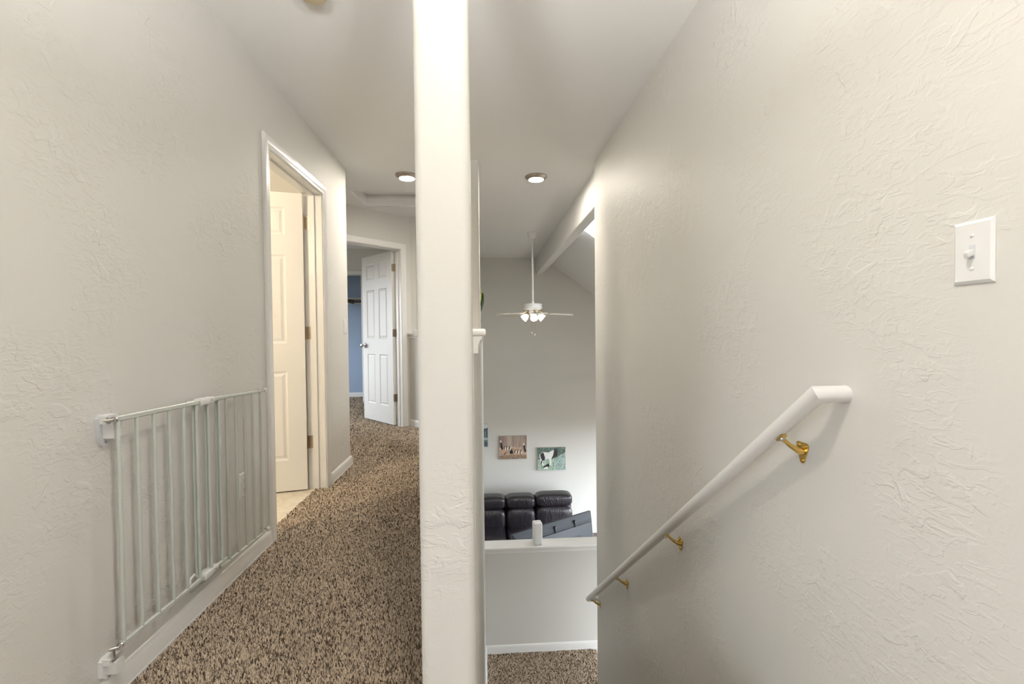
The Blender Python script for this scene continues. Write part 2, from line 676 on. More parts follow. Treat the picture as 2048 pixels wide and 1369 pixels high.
mb.box(BX0, -3.5, CFY, CFY + 0.11, -0.02, CEIL)
struct('wall_closet', mb, 'wall_plain', 'bedroom wall with the open closet doorway', 'wall')
newmat('closet_daylight_tint', (0.34, 0.44, 0.60, 1), 0.6)  # cool daylight tint put into the wall's base colour
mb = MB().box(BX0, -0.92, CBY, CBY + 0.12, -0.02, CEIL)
struct('wall_closet_back', mb, 'closet_daylight_tint', 'shaded back wall inside the bedroom closet', 'wall')

# living room
mb = MB().box(-0.92, 4.0, YF, YF + WT, ZD, 2.9)
struct('wall_far', mb, 'wall_plain', 'tall greige living-room wall behind the leather sofa', 'wall')
LX = 3.8
mb = MB()
mb.box(LX, LX + WT, 3.2, 4.3, ZD, 0.9)
mb.box(LX, LX + WT, 7.9, YF, ZD, 0.9)
mb.box(LX, LX + WT, 4.3, 7.9, -0.55, 0.9)
mb.box(LX, LX + WT, 4.3, 7.9, ZD, ZD + 0.25)
struct('wall_living_right', mb, 'wall_plain', 'living-room window wall under the vaulted ceiling', 'wall')
portal('living_window_portal', (LX + WT + 0.01, 6.1, (ZD + 0.25 - 0.55) / 2), (0, math.radians(90), 0), -0.55 - ZD - 0.25, 3.6)
mb = MB()
mb.box(1.05, LX + WT, 3.2 - WT, 3.2, -0.45, 2.9)
mb.box(1.05, 2.1, 3.2 - WT, 3.2, ZD, -0.45)
mb.box(3.6, LX + WT, 3.2 - WT, 3.2, ZD, -0.45)
mb.box(2.1, 3.6, 3.2 - WT, 3.2, ZD, ZD + 0.1)
portal('added_window_portal', (2.85, 3.2 - WT - 0.01, (ZD + 0.1 - 0.45) / 2), (math.radians(90), 0, 0), 1.5, -0.45 - ZD - 0.1)  # added unseen window, sends daylight onto the lower far wall
struct('wall_living_near', mb, 'wall_plain', 'living-room wall on the stair side', 'wall')
mb = MB().box(-0.92, PX0, 4.52, 4.64, ZD, -0.28)
mb.box(-0.92, -0.80, 4.64, 5.40, ZD, -0.28)
struct('wall_under_loft', mb, 'wall_plain', 'wall under the upper hallway floor', 'wall')

# landing half wall
LHY = 4.40
LCAP = -1.028
mb = MB().box(PX1, 1.22, LHY, LHY + 0.114, ZD, LCAP)
struct('wall_landing', mb, 'wall_plain', 'low half wall at the foot of the stairs with a white cap', 'half wall')

# ceiling with the attic hatch recess, beam and vault with skylight
HX0, HX1, HY0, HY1 = -1.252, -0.56, 4.40, 4.925
mb = MB()
mb.box(BX0, 1.05, YB - WT, HY0, CEIL, CEIL + 0.12)
mb.box(BX0, RX1 + WT, RB - WT, YB - WT, CEIL, CEIL + 0.12)
mb.box(1.05, RX1 + WT, YB - WT, YB, CEIL, CEIL + 0.12)
mb.box(BX0, HX0, HY0, HY1, CEIL, CEIL + 0.12)
mb.box(HX1, 1.05, HY0, HY1, CEIL, CEIL + 0.12)
mb.box(BX0, 1.05, HY1, YF, CEIL, CEIL + 0.12)
struct('ceiling', mb, 'ceiling', 'flat greige ceiling over hall, stairs and living room', 'ceiling')
hatch = empty('attic_hatch', (HX0, HY0, CEIL + 0.1), 'recessed attic access panel framed into the hall ceiling', 'attic hatch', None, 'structure')
mb = MB().box(HX0 - 0.02, HX1 + 0.02, HY0 - 0.02, HY1 + 0.02, CEIL + 0.121, CEIL + 0.14)
local(mb.build('hatch_panel', 'ceiling'), hatch)
mb = MB()
t = 0.014
mb.box(HX0, HX0 + t, HY0, HY1, CEIL + 0.004, CEIL + 0.119)
mb.box(HX1 - t, HX1, HY0, HY1, CEIL + 0.004, CEIL + 0.119)
mb.box(HX0 + t, HX1 - t, HY0, HY0 + t, CEIL + 0.004, CEIL + 0.119)
mb.box(HX0 + t, HX1 - t, HY1 - t, HY1, CEIL + 0.004, CEIL + 0.119)
local(mb.build('hatch_frame', 'trim'), hatch)
mb = MB().bbox(0.935, 1.05, YRC - 0.01, YF, 2.142, CEIL + 0.02, 0.012, 3)
struct('ceiling_beam', mb, 'ceiling', 'boxed ceiling beam where the flat ceiling meets the vault', 'beam')
# vault: plane z = 2.445 - .732 (x - 1.05)
va = math.atan(0.732)
Mv = T(1.05, 0, 2.445) @ Matrix.Rotation(va, 4, 'Y')
SK0, SK1, SY0, SY1 = 0.14, 0.62, 3.95, 5.50
mb = MB()
mb.box(-0.12, SK0, 3.1, YF + 0.1, 0, 0.12, Mv)
mb.box(SK1, 3.75, 3.1, YF + 0.1, 0, 0.12, Mv)
mb.box(SK0, SK1, 3.1, SY0, 0, 0.12, Mv)
mb.box(SK0, SK1, SY1, YF + 0.1, 0, 0.12, Mv)
struct('ceiling_vault', mb, 'ceiling', 'sloping vaulted living-room ceiling with a skylight', 'ceiling')
sky = empty('window_1', Mv @ Vector((SK0, SY0, 0.1)), 'skylight set into the sloping ceiling beyond the beam', 'skylight', None, 'structure')
mb = MB()
mb.box(SK0 - 0.03, SK0, SY0 - 0.03, SY1 + 0.03, 0.12, 0.20, Mv)
mb.box(SK1, SK1 + 0.03, SY0 - 0.03, SY1 + 0.03, 0.12, 0.20, Mv)
mb.box(SK0, SK1, SY0 - 0.03, SY0, 0.12, 0.20, Mv)
mb.box(SK0, SK1, SY1, SY1 + 0.03, 0.12, 0.20, Mv)
local(mb.build('skylight_frame', 'trim'), sky)
local(MB().box(SK0, SK1, SY0, SY1, 0.165, 0.17, Mv).build('pane', 'pane_glass'), sky)
pl = portal('skylight_portal', (0, 0, 0), (0, 0, 0), SK1 - SK0, SY1 - SY0)
pl.matrix_world = Mv @ T((SK0 + SK1) / 2, (SY0 + SY1) / 2, 0.24)

# floors
mb = MB()
mb.box(BX0, XR, YB, Y0, -0.28, 0.0)
mb.box(RX0, RX1, RB, YB, -0.28, 0.0)
poly = [(BX0, Y0), (PX0, Y0), (PX0, YP - 0.03), (-0.885, 5.40), (-0.92, 5.44), (-0.92, CBY), (BX0, CBY)]
mb.prism(poly, -0.28, 0.0)
struct('floor', mb, 'carpet', 'brown speckled carpet floor of the upper hallway', 'floor')
mb = MB().box(-3.08, -1.192, 1.40, 3.70, 0.0, 0.006)
struct('floor_bathroom', mb, 'vinyl', 'cream vinyl floor beyond the bathroom doorway', 'floor')
mb = MB().box(PX1, 1.06, 3.53, LHY, ZL - 0.2, ZL)
struct('floor_landing', mb, 'carpet', 'brown speckled carpet on the stair landing', 'floor')
mb = MB().box(-0.92, LX + WT, 1.0, YF, ZD - 0.1, ZD)
struct('floor_living', mb, 'floor_low_bounce', 'floor of the living room below, darkened to cut bounced light', 'floor')
stair = empty('staircase', (0.43, Y0, 0), 'carpeted stairs descending beside the handrail wall', 'stairs', None, 'structure')
for i in range(1, 11):
    ya = Y0 + RUN * (i - 1)
    local(MB().bbox(PX1, XR, ya - 0.02, ya + RUN, -RISE * i - 0.19, -RISE * i, 0.012).build('step', 'carpet'), stair)
for i in range(1, 3):
    xa = 1.06 + 0.25 * (i - 1)
    local(MB().bbox(xa, xa + 0.25, 3.66, LHY, ZD, ZL - RISE * i, 0.012).build('step', 'carpet'), stair)


# ------------------------------------------------------------------ trims
def base_prof():
    return [(0, 0), (0.0145, 0), (0.0145, 0.012), (0.0125, 0.016), (0.0125, 0.052), (0.0105, 0.060), (0.0105, 0.064),
            (0.0075, 0.073), (0.004, 0.080), (0, 0.083)]


def baseboard(name, p0, p1, nrm, z, label, m0=0.0, m1=0.0):
    """p0->p1 along the wall foot, nrm out of the wall; m0/m1: mitre extension per metre of thickness"""
    p0, p1, nrm = Vector((*p0, z)), Vector((*p1, z)), Vector((*nrm, 0))
    d = (p1 - p0).normalized()
    pr = base_prof()
    a = [p0 + nrm * t_ + Vector((0, 0, h)) - d * t_ * m0 for t_, h in pr]
    b = [p1 + nrm * t_ + Vector((0, 0, h)) + d * t_ * m1 for t_, h in pr]
    n = len(pr)
    mb = MB().add(a + b, [(i, (i + 1) % n, n + (i + 1) % n, n + i) for i in range(n)] + [tuple(reversed(range(n))), tuple(range(n, 2 * n))])
    return struct(name, mb, 'trim', label, 'baseboard', 25)


CW = 0.064
baseboard('baseboard_left', (XL, YB), (XL, D1A - 0.005 - CW), (1, 0), 0, 'white baseboard running behind the metal safety gate')
baseboard('baseboard_left_end', (XL, D1B + 0.005 + CW), (XL, YLC), (1, 0), 0, 'short white baseboard between bathroom door casing and hall corner', 0, 1)
baseboard('baseboard_return', (XL, YLC), (-2.3, YLC), (0, 1), 0, 'white baseboard on the hidden return of the hall corner', 1, 0)
pA = O45 + u45 * 0.0
baseboard('baseboard_loft', (O45.x, O45.y), (O45.x + n45.x * 0.95, O45.y + n45.y * 0.95), (u45.x, u45.y), 0, 'white baseboard along the angled half wall by the bedroom door')
baseboard('baseboard_stair', (PX0, 1.10), (PX0, YP), (-1, 0), 0, 'white baseboard on the hall side of the stair half wall')
baseboard('baseboard_landing', (PX1, LHY), (1.2, LHY), (0, -1), ZL, 'white baseboard under the landing half wall')
baseboard('baseboard_landing_side', (PX1, 3.55), (PX1, LHY), (1, 0), ZL, 'white baseboard on the left side of the landing')
baseboard('baseboard_closet', (BX0, CBY), (-0.92, CBY), (0, -1), 0, 'white baseboard inside the bedroom closet')
baseboard('baseboard_far', (-0.80, YF), (LX, YF), (0, -1), ZD, 'white baseboard below the living-room pictures')


def cap(name, a, b, z, w, label, thick=0.018, mould=True, over=0.03, ends=(0, 0)):
    """cap board with a rounded nose and a small cove under each side; a, b centre-line ends"""
    a, b = Vector((*a, 0)), Vector((*b, 0))
    d = (b - a).normalized()
    n = Vector((-d.y, d.x, 0))
    L = (b - a).length
    M = Matrix(((d.x, n.x, 0, a.x), (d.y, n.y, 0, a.y), (0, 0, 1, z), (0, 0, 0, 1)))
    hw = w / 2 + over
    root = empty(name, (a.x, a.y, z), label, 'trim', None, 'structure')
    local(MB().bbox(-ends[0], L + ends[1], -hw, hw, 0, thick, 0.005, 3, M).build('cap_board', 'trim'), root)
    if mould:
        for sgn in (-1, 1):
            pr = [(0, 0), (0.020, 0), (0.020, -0.006), (0.016, -0.010), (0.0125, -0.020), (0.011, -0.024), (0.011, -0.041), (0, -0.041)]
            pts = [(w / 2 + p[0], p[1]) for p in pr]
            vs = []
            for x in (0.0, L):
                vs += [M @ Vector((x, sgn * p[0], p[1])) for p in pts]
            k = len(pts)
            mb = MB().add(vs, [(i, (i + 1) % k, k + (i + 1) % k, k + i) for i in range(k)] + [tuple(reversed(range(k))), tuple(range(k, 2 * k))])
            local(mb.build('cove_moulding', 'trim', None, 25), root)
    return root


PXC = (PX0 + PX1) / 2
cap('trim_1', (PXC, 1.094), (PXC, YP), CAPZ, PX1 - PX0, 'white cap board along the stair half wall', ends=(0, 0.03))
cap('trim_2', (-0.085, YP), (dmid.x, dmid.y), CAPZ, 0.114, 'white cap board on the angled half wall', ends=(0.03, 0))
cap('trim_3', (PX1, LHY + 0.057), (1.22, LHY + 0.057), LCAP, 0.114, 'white cap shelf on the landing half wall', 0.022)


def casing_mesh(M, s0, s1, top, w=CW, tk=0.016):
    """three-sided mitred casing in a local frame: x along wall, y out of wall, z up"""
    pr = [(0, 0), (0, 0.007), (0.006, 0.010), (0.020, 0.010), (0.026, 0.013), (0.044, tk), (0.056, tk), (0.061, tk - 0.003), (w, 0.011), (w, 0)]
    k = len(pr)
    vs = []
    for (uu, vv) in pr:
        vs.append([Vector((s0 - uu, vv, 0)), Vector((s0 - uu, vv, top + uu)), Vector((s1 + uu, vv, top + uu)), Vector((s1 + uu, vv, 0))])
    V = [M @ vs[i][j] for j in range(4) for i in range(k)]
    fs = []
    for j in range(3):
        for i in range(k):
            i2 = (i + 1) % k
            fs.append((j * k + i, j * k + i2, (j + 1) * k + i2, (j + 1) * k + i))
    fs += [tuple(range(k)), tuple(reversed(range(3 * k, 4 * k)))]
    return MB().add(V, fs)


def door_frame(root, M, s0, s1, top, stop_y):
    """casing + jambs + stops; M local frame x along wall, y out into the hall"""
    local(casing_mesh(M, s0 - 0.005, s1 + 0.005, top + 0.005).build('casing', 'trim', None, 25), root)
    mb = MB()
    mb.box(s0 - 0.018, s0, -WT, 0.0005, 0, top, M)
    mb.box(s1, s1 + 0.018, -WT, 0.0005, 0, top, M)
    mb.box(s0 - 0.018, s1 + 0.018, -WT, 0.0005, top, top + 0.018, M)
    local(mb.build('jamb', 'trim'), root)
    mb = MB()
    a, b = stop_y
    mb.box(s0, s0 + 0.011, a, b, 0, top - 0.011, M)
    mb.box(s1 - 0.011, s1, a, b, 0, top - 0.011, M)
    mb.box(s0, s1, a, b, top - 0.011, top, M)
    local(mb.build('door_stop', 'trim'), root)


def door_leaf(root, M, w, h, tk=0.035):
    """six-panel leaf; local frame x from the hinge edge, y thickness 0..tk, z up"""
    st, mu = 0.112, 0.10
    xs = [(st, w / 2 - mu / 2), (w / 2 + mu / 2, w - st)]
    zs = [(0.21, 0.82), (1.01, 1.61), (1.74, 1.93)]
    dep = 0.007
    X = [0.0, st, w / 2 - mu / 2, w / 2 + mu / 2, w - st, w]
    Z = [0.0, 0.21, 0.82, 1.01, 1.61, 1.74, 1.93, h]
    hole = lambda i, k: i in (1, 3) and k in (1, 3, 5)
    mb = MB()
    for yf, inn in ((0.0, dep), (tk, tk - dep)):
        for i in range(5):
            for k in range(7):
                a, b, c, d = X[i], X[i + 1], Z[k], Z[k + 1]
                if not hole(i, k):
                    mb.add([M @ Vector(p) for p in ((a, yf, c), (b, yf, c), (b, yf, d), (a, yf, d))], [(0, 1, 2, 3) if yf == 0 else (3, 2, 1, 0)])
                else:
                    e = 0.011
                    o = [(a, yf, c), (b, yf, c), (b, yf, d), (a, yf, d)]
                    q = [(a + e, inn, c + e), (b - e, inn, c + e), (b - e, inn, d - e), (a + e, inn, d - e)]
                    fs = [(0, 1, 5, 4), (1, 2, 6, 5), (2, 3, 7, 6), (3, 0, 4, 7), (4, 5, 6, 7)]
                    if yf != 0:
                        fs = [tuple(reversed(f)) for f in fs]
                    mb.add([M @ Vector(p) for p in o + q], fs)
    E = [(0, 0, 0), (w, 0, 0), (w, tk, 0), (0, tk, 0), (0, 0, h), (w, 0, h), (w, tk, h), (0, tk, h)]
    mb.add([M @ Vector(p) for p in E], [(0, 3, 2, 1), (4, 5, 6, 7), (0, 4, 7, 3), (1, 2, 6, 5)])
    leaf = local(mb.build('door_leaf', 'door', None, 20), root)
    for yf, sg in ((dep, -1), (tk - dep, 1)):
        for (a, b) in xs:
            for (c, d) in zs:
                e, g, ht = 0.018, 0.034, 0.0055
                o = [(a + e, yf, c + e), (b - e, yf, c + e), (b - e, yf, d - e), (a + e, yf, d - e)]
                q = [(a + g, yf + sg * ht, c + g), (b - g, yf + sg * ht, c + g), (b - g, yf + sg * ht, d - g), (a + g, yf + sg * ht, d - g)]
                fs = [(0, 1, 5, 4), (1, 2, 6, 5), (2, 3, 7, 6), (3, 0, 4, 7), (4, 5, 6, 7)]
                if sg > 0:
                    fs = [tuple(reversed(f)) for f in fs]
                p = MB().add([M @ Vector(v) for v in o + q], fs).build('panel', 'door', None, 15)
                p.parent = leaf
                p.matrix_parent_inverse = leaf.matrix_parent_inverse.copy()
                p.matrix_parent_inverse = Matrix.Identity(4)
    return leaf


def rplate(mb, w, h, t_, r, M, n=5):
    poly = []
    for q, (sx, sy) in enumerate(((1, 1), (-1, 1), (-1, -1), (1, -1))):
        for i in range(n + 1):
            a = math.radians(90 * q + 90 * i / n)
            poly.append((sx * (w / 2 - r) + r * math.cos(a), sy * (h / 2 - r) + r * math.sin(a)))
    mb.prism(poly, 0, t_, M)


def hinge(root, z, Mj, Ml):
    """Mj / Ml: frames of jamb plate and leaf plate (x across plate from the pin, y up, z out of surface)"""
    mb = MB()
    hw, hh = 0.034, 0.089
    for Mx in (Mj, Ml):
        rplate(mb, hw, hh, 0.0022, 0.011, Mx @ T(hw / 2 + 0.002, z, 0))
    for k in range(5):
        zz = z - hh / 2 + k * hh / 5
        mb.lathe([(0, 0.0004), (0.0062, 0.0004), (0.0062, hh / 5 - 0.0004), (0, hh / 5 - 0.0004)], 12, Mj @ T(-0.002, zz, 0.004) @ Matrix.Rotation(math.radians(-90), 4, 'X'))
    h = local(mb.build('hinge', 'hinge_metal', None, 30), root)
    for sy in (-0.03, 0, 0.03):
        s = MB().lathe([(0.004, 0.0022), (0.004, 0.003), (0.002, 0.0036), (0, 0.0036)], 10, Mj @ T(0.018 + (0.006 if sy == 0 else 0), z + sy, 0)).build('screw', 'hinge_metal')
        s.parent = h
    return h


def frame3(o, x, y, z_):
    x, y, z_ = Vector(x).normalized(), Vector(y).normalized(), Vector(z_).normalized()
    return Matrix(((x.x, y.x, z_.x, o[0]), (x.y, y.y, z_.y, o[1]), (x.z, y.z, z_.z, o[2]), (0, 0, 0, 1)))


# bathroom door: hinged on the far jamb, swung into the bathroom
d1 = empty('door_1', (XL, D1B, 0), 'white six-panel bathroom door standing open in warm light with brass hinges', 'door', None, 'structure')
M1 = frame3((XL, 0, 0), (0, 1, 0), (1, 0, 0), (0, 0, 1))
door_frame(d1, M1, D1A, D1B, DTOP, (-0.083, -0.048))
an = math.radians(76)
dirL = Vector((-math.sin(an), -math.cos(an), 0))
thk = Vector((math.cos(an), -math.sin(an), 0))
hp = Vector((XL - WT - 0.004, D1B - 0.003, 0.016))
ML1 = frame3(hp, dirL, thk, (0, 0, 1))
leaf1 = door_leaf(d1, ML1, 0.762, 2.03)
for z in (0.335, 1.095, 1.855):
    Mj = frame3((XL - WT + 0.002, D1B, 0), (1, 0, 0), (0, 0, 1), (0, -1, 0))
    Ml = frame3((hp.x, hp.y, 0), thk, (0, 0, 1), -dirL)
    hinge(d1, z, Mj, Ml)

# bedroom door
d2 = empty('door_2', O45 + u45 * S0, 'white six-panel bedroom door standing open with a chrome knob', 'door', None, 'structure')
door_frame(d2, Mw, S0, S1, DTOP, (-0.083, -0.048))
an2 = math.radians(93)
dir2 = u45 * math.cos(an2) - n45 * math.sin(an2)
thk2 = n45 * math.cos(an2) + u45 * math.sin(an2)
hp2 = O45 + u45 * (S0 + 0.003) - n45 * (WT + 0.004) + Vector((0, 0, 0.018))
ML2 = frame3(hp2, dir2, thk2, (0, 0, 1))
leaf2 = door_leaf(d2, ML2, 0.711, 2.03)
for z in (0.335, 1.095, 1.855):
    Mj = frame3(O45 + u45 * S0 - n45 * (WT - 0.002), n45, (0, 0, 1), u45)
    Ml = frame3((hp2.x, hp2.y, 0), thk2, (0, 0, 1), -dir2)
    hinge(d2, z, Mj, Ml)
kp = [(0, 0), (0.031, 0), (0.032, 0.004), (0.026, 0.009), (0.012, 0.012), (0.011, 0.030), (0.018, 0.036), (0.026, 0.046), (0.027, 0.054), (0.022, 0.063), (0.010, 0.068), (0, 0.069)]
for face, sgn in ((0.035, 1), (0.0, -1)):
    Mk = ML2 @ T(0.711 - 0.060, face, 0.925) @ Matrix.Rotation(math.radians(-90 * sgn), 4, 'X')
    k = local(MB().lathe(kp, 24, Mk).build('door_knob', 'chrome'), d2)
    k['label'] = 'round chrome knob'

# closet doorway trim, shelf and rod in the bedroom
tr = empty('trim_4', (CJ, CFY, 0), 'white casing around the bedroom closet doorway', 'trim', None, 'structure')
Mc = frame3((0, CFY, 0), (-1, 0, 0), (0, -1, 0), (0, 0, 1))
local(casing_mesh(Mc, -CJ, 3.48, 2.03).build('casing', 'trim', None, 25), tr)
mb = MB()
mb.box(-CJ - 0.018, -CJ, -0.11, 0, 0, 2.03, Mc)
mb.box(-CJ - 0.018, 3.5, -0.11, 0, 2.03, 2.04, Mc)
local(mb.build('jamb', 'trim'), tr)
cs = empty('closet_shelf', (-3.0, 7.8, 1.67), 'wooden shelf with a dark hanging rod inside the bedroom closet', 'shelf')
local(MB().bbox(-3.9, -1.2, 7.62, CBY, 1.665, 1.684, 0.003).build('shelf_board', 'shelf_wood'), cs)
local(MB().box(-3.9, -1.2, CBY - 0.02, CBY, 1.60, 1.664).build('cleat', 'trim'), cs)
local(MB().tube([(-3.9, 7.66, 1.622), (-1.2, 7.66, 1.622)], 0.016, 14).build('rod', 'dark_pot'), cs)
for x in (-3.2, -2.25, -1.4):
    local(MB().box(x, x + 0.02, 7.64, CBY, 1.606, 1.664).build('rod_bracket', 'dark_pot'), cs)


# ------------------------------------------------------------------ carpet pile
def pile(name, region, label, seed):
    """short leaning yarn tufts; region: list of (x0, x1, y0, y1, spacing, test)"""
    rg = np.random.default_rng(seed)
    P, S = [], []
    for x0, x1, y0, y1, sp, test in region:
        nx, ny = int((x1 - x0) / sp), int((y1 - y0) / sp)
        gx, gy = np.meshgrid((np.arange(nx) + 0.5) * sp + x0, (np.arange(ny) + 0.5) * sp + y0)
        p = np.stack([gx.ravel(), gy.ravel()], 1) + rg.uniform(-0.5, 0.5, (nx * ny, 2)) * sp
        if test is not None:
            p = p[test(p)]
        P.append(p)
        S.append(np.full(len(p), sp))
    return np.concatenate(P), np.concatenate(S), rg


def build_pile(name, region, z, label, seed):
    p, sp, rg = pile(name, region, label, seed)
    n = len(p)
    a = rg.uniform(0, 2 * np.pi, n)
    la = rg.uniform(0, 2 * np.pi, n)
    ln = rg.uniform(0.1, 0.95, n) * sp
    ht = rg.uniform(0.008, 0.0125, n)
    V = np.zeros((n, 6, 3), np.float32)
    for k in range(3):
        ang = a + k * 2 * np.pi / 3
        V[:, k, 0] = p[:, 0] + np.cos(ang) * sp * 0.50
        V[:, k, 1] = p[:, 1] + np.sin(ang) * sp * 0.50
        V[:, k, 2] = z - 0.001
        a2 = ang + 0.7
        V[:, 3 + k, 0] = p[:, 0] + np.cos(la) * ln + np.cos(a2) * sp * 0.36
        V[:, 3 + k, 1] = p[:, 1] + np.sin(la) * ln + np.sin(a2) * sp * 0.36
        V[:, 3 + k, 2] = z + ht + np.cos(a2 - la) * 0.0016
    base = (np.arange(n) * 6)[:, None]
    F = np.array([[0, 1, 4], [0, 4, 3], [1, 2, 5], [1, 5, 4], [2, 0, 3], [2, 3, 5], [3, 4, 5]])
    idx = (base[:, :, None] + F[None]).reshape(-1).astype(np.int32)
    me = bpy.data.meshes.new(name)
    me.vertices.add(n * 6)
    me.vertices.foreach_set('co', V.reshape(-1))
    nf = n * 7
    me.loops.add(nf * 3)
    me.loops.foreach_set('vertex_index', idx)
    me.polygons.add(nf)
    me.polygons.foreach_set('loop_start', np.arange(nf, dtype=np.int32) * 3)
    me.update()
    tone = np.clip(rg.normal(0.36, 0.36, n), 0, 1)
    at = me.attributes.new('tone', 'FLOAT', 'POINT')
    tt = np.repeat(tone[:, None], 6, 1)
    at.data.foreach_set('value', tt.astype(np.float32).reshape(-1))
    me.materials.append(MATS['carpet_yarn'])
    o = bpy.data.objects.new(name, me)
    col.objects.link(o)
    return tag(o, label, 'carpet', None, 'stuff')


hall_ok = lambda q: ((q[:, 1] < q[:, 0] + 6.263 + 0.0) & (q[:, 1] + q[:, 0] < 4.49) & (q[:, 0] < -0.157)
                     & ((q[:, 0] > XL + 0.014) | (q[:, 1] > YLC + 0.014) | ((q[:, 1] > D1A) & (q[:, 1] < D1B) & (q[:, 0] > -1.192))))
build_pile('carpet_pile', [(-1.2, -0.15, 1.25, 2.5, 0.0052, hall_ok), (-1.2, -0.15, 2.5, 3.9, 0.0066, hall_ok),
                           (-1.75, -0.15, 3.9, 5.4, 0.0085, hall_ok)], 0.0,
           'brown and tan speckled carpet pile of the hallway', 3)
bed_ok = lambda q: (q[:, 1] > q[:, 0] + 6.27) & (q[:, 0] + q[:, 1] > 3.0) & ((q[:, 1] > q[:, 0] + 6.45) | ((q[:, 0] + q[:, 1] < 4.34) & (q[:, 0] + q[:, 1] > 3.34)))
build_pile('carpet_pile', [(-2.5, -0.94, 4.7, 6.2, 0.010, bed_ok), (-2.9, -0.94, 6.2, CBY - 0.014, 0.0135, bed_ok)], 0.0,
           'brown and tan speckled carpet pile of the bedroom beyond the angled doorway', 5)
build_pile('carpet_pile', [(PX1 + 0.015, 1.04, 3.62, LHY - 0.014, 0.0085, None)], ZL,
           'brown and tan speckled carpet pile of the stair landing', 4)

# ------------------------------------------------------------------ handrail
hr = empty('handrail', (XR, 1.08, 0.9), 'round white wooden handrail on brass brackets sloping down the stair wall', 'handrail')
RX = 0.815
rail_z = lambda y: 0.917 - 0.7905 * (y - 1.076)
local(MB().tube([(XR + 0.001, 3.60, rail_z(3.60)), (RX, 3.60, rail_z(3.60)), (RX, 1.072, rail_z(1.072)), (XR + 0.001, 1.072, rail_z(1.072))], 0.0215, 28).build('rail', 'trim', None, 40), hr)
for y in (1.222, 2.028, 2.832, 3.535):
    zr = rail_z(y)
    sl = Vector((0, 1, -0.7905)).normalized()
    perp = Vector((0, 0.7905, 1)).normalized()
    mb = MB()
    zf = zr - 0.060
    # wall plate: two lobes above, one below
    Mp = frame3((XR, y, zf), (0, 1, 0), (0, 0, 1), (-1, 0, 0))
    poly = []
    for (cx, cy, rr, a0, a1) in ((0.013, 0.013, 0.0105, -30, 110), (-0.013, 0.013, 0.0105, 70, 210), (0.0, -0.028, 0.0085, 190, 350)):
        for i in range(9):
            a = math.radians(a0 + (a1 - a0) * i / 8)
            poly.append((cx + rr * math.cos(a), cy + rr * math.sin(a)))
    mb.prism(poly, 0, 0.004, Mp)
    # arm
    under = Vector((RX, y, zr)) - perp * 0.026
    p0 = Vector((XR - 0.002, y, zf - 0.002))
    pts = [p0, p0 + Vector((-0.012, 0, 0.001)), Vector((XR - 0.040, y, zf + 0.016)), Vector((RX + 0.014, y, under.z - 0.006)), Vector((RX, y, under.z - 0.002))]
    mb.tube(pts, [0.0125, 0.009, 0.0062, 0.006, 0.007], 14)
    br = local(mb.build('bracket', 'brass', None, 40), hr)
    Ms = frame3(under, sl, sl.cross(perp), perp)
    s = MB().bbox(-0.017, 0.017, -0.0075, 0.0075, -0.002, 0.0058, 0.002, 2, Ms).build('saddle', 'brass')
    s.parent = br
    s = MB().lathe([(0, -0.006), (0.006, -0.005), (0.0075, -0.001), (0.0075, 0.002)], 14, Ms @ T(0, 0, 0)).build('clamp_bolt', 'steel')
    s.parent = br
    for (cx, cy) in ((0.013, 0.013), (-0.013, 0.013), (0, -0.028)):
        s = MB().lathe([(0.0055, 0.004), (0.005, 0.0065), (0.003, 0.0078), (0, 0.008)], 12, Mp @ T(cx, cy, 0)).build('screw', 'brass')
        s.parent = br


# ------------------------------------------------------------------ switches, outlet
def plate_mesh(M, w=0.070, h=0.114, d=0.0058):
    """bevelled cover plate, local x across, y up, z out"""
    e = 0.0055
    o = [(-w / 2, -h / 2), (w / 2, -h / 2), (w / 2, h / 2), (-w / 2, h / 2)]
    vs = [Vector((*p, 0)) for p in o] + [Vector((*p, d * 0.45)) for p in o]
    vs += [Vector((p[0] - math.copysign(e, p[0]), p[1] - math.copysign(e, p[1]), d)) for p in o]
    fs = [(3, 2, 1, 0), (8, 9, 10, 11)]
    for k in (0, 4):
        fs += [(k + i, k + (i + 1) % 4, k + 4 + (i + 1) % 4, k + 4 + i) for i in range(4)]
    return MB().add([M @ p for p in vs], fs)


def screw(root, M, x, y, z, r=0.0034, mat='white_plastic'):
    mb = MB().lathe([(r, 0), (r, 0.0008), (r * 0.7, 0.0014), (0, 0.0015)], 12, M @ T(x, y, z))
    mb.box(-r * 0.85, r * 0.85, -0.0005, 0.0005, 0.0015, 0.0017, M @ T(x, y, z) @ Rz(0.6))
    o = local(mb.build('screw', mat), root)
    return o


sw = empty('light_switch', (XR, 0.776, 1.21), 'white toggle switch plate with two screws on the stair wall', 'light switch')
Ms = frame3((XR, 0.777, 1.218), (0, 1, 0), (0, 0, 1), (-1, 0, 0))
Ms = frame3((XR, 0.777, 1.218), (0, -1, 0), (0, 0, 1), (-1, 0, 0))
local(plate_mesh(Ms).build('cover_plate', 'white_plastic', None, 10), sw)
local(MB().box(-0.0055, 0.0055, -0.0125, 0.0125, 0.0056, 0.0061, Ms).build('toggle_slot', 'grey_plastic'), sw)
Mt = Ms @ T(0, 0.0, 0.004) @ Matrix.Rotation(math.radians(22), 4, 'X')
local(MB().bbox(-0.0042, 0.0042, -0.0055, 0.0055, 0, 0.0165, 0.0015, 2, Mt).build('toggle', 'white_plastic'), sw)
for y in (0.030, -0.030):
    screw(sw, Ms, 0, y, 0.0058)

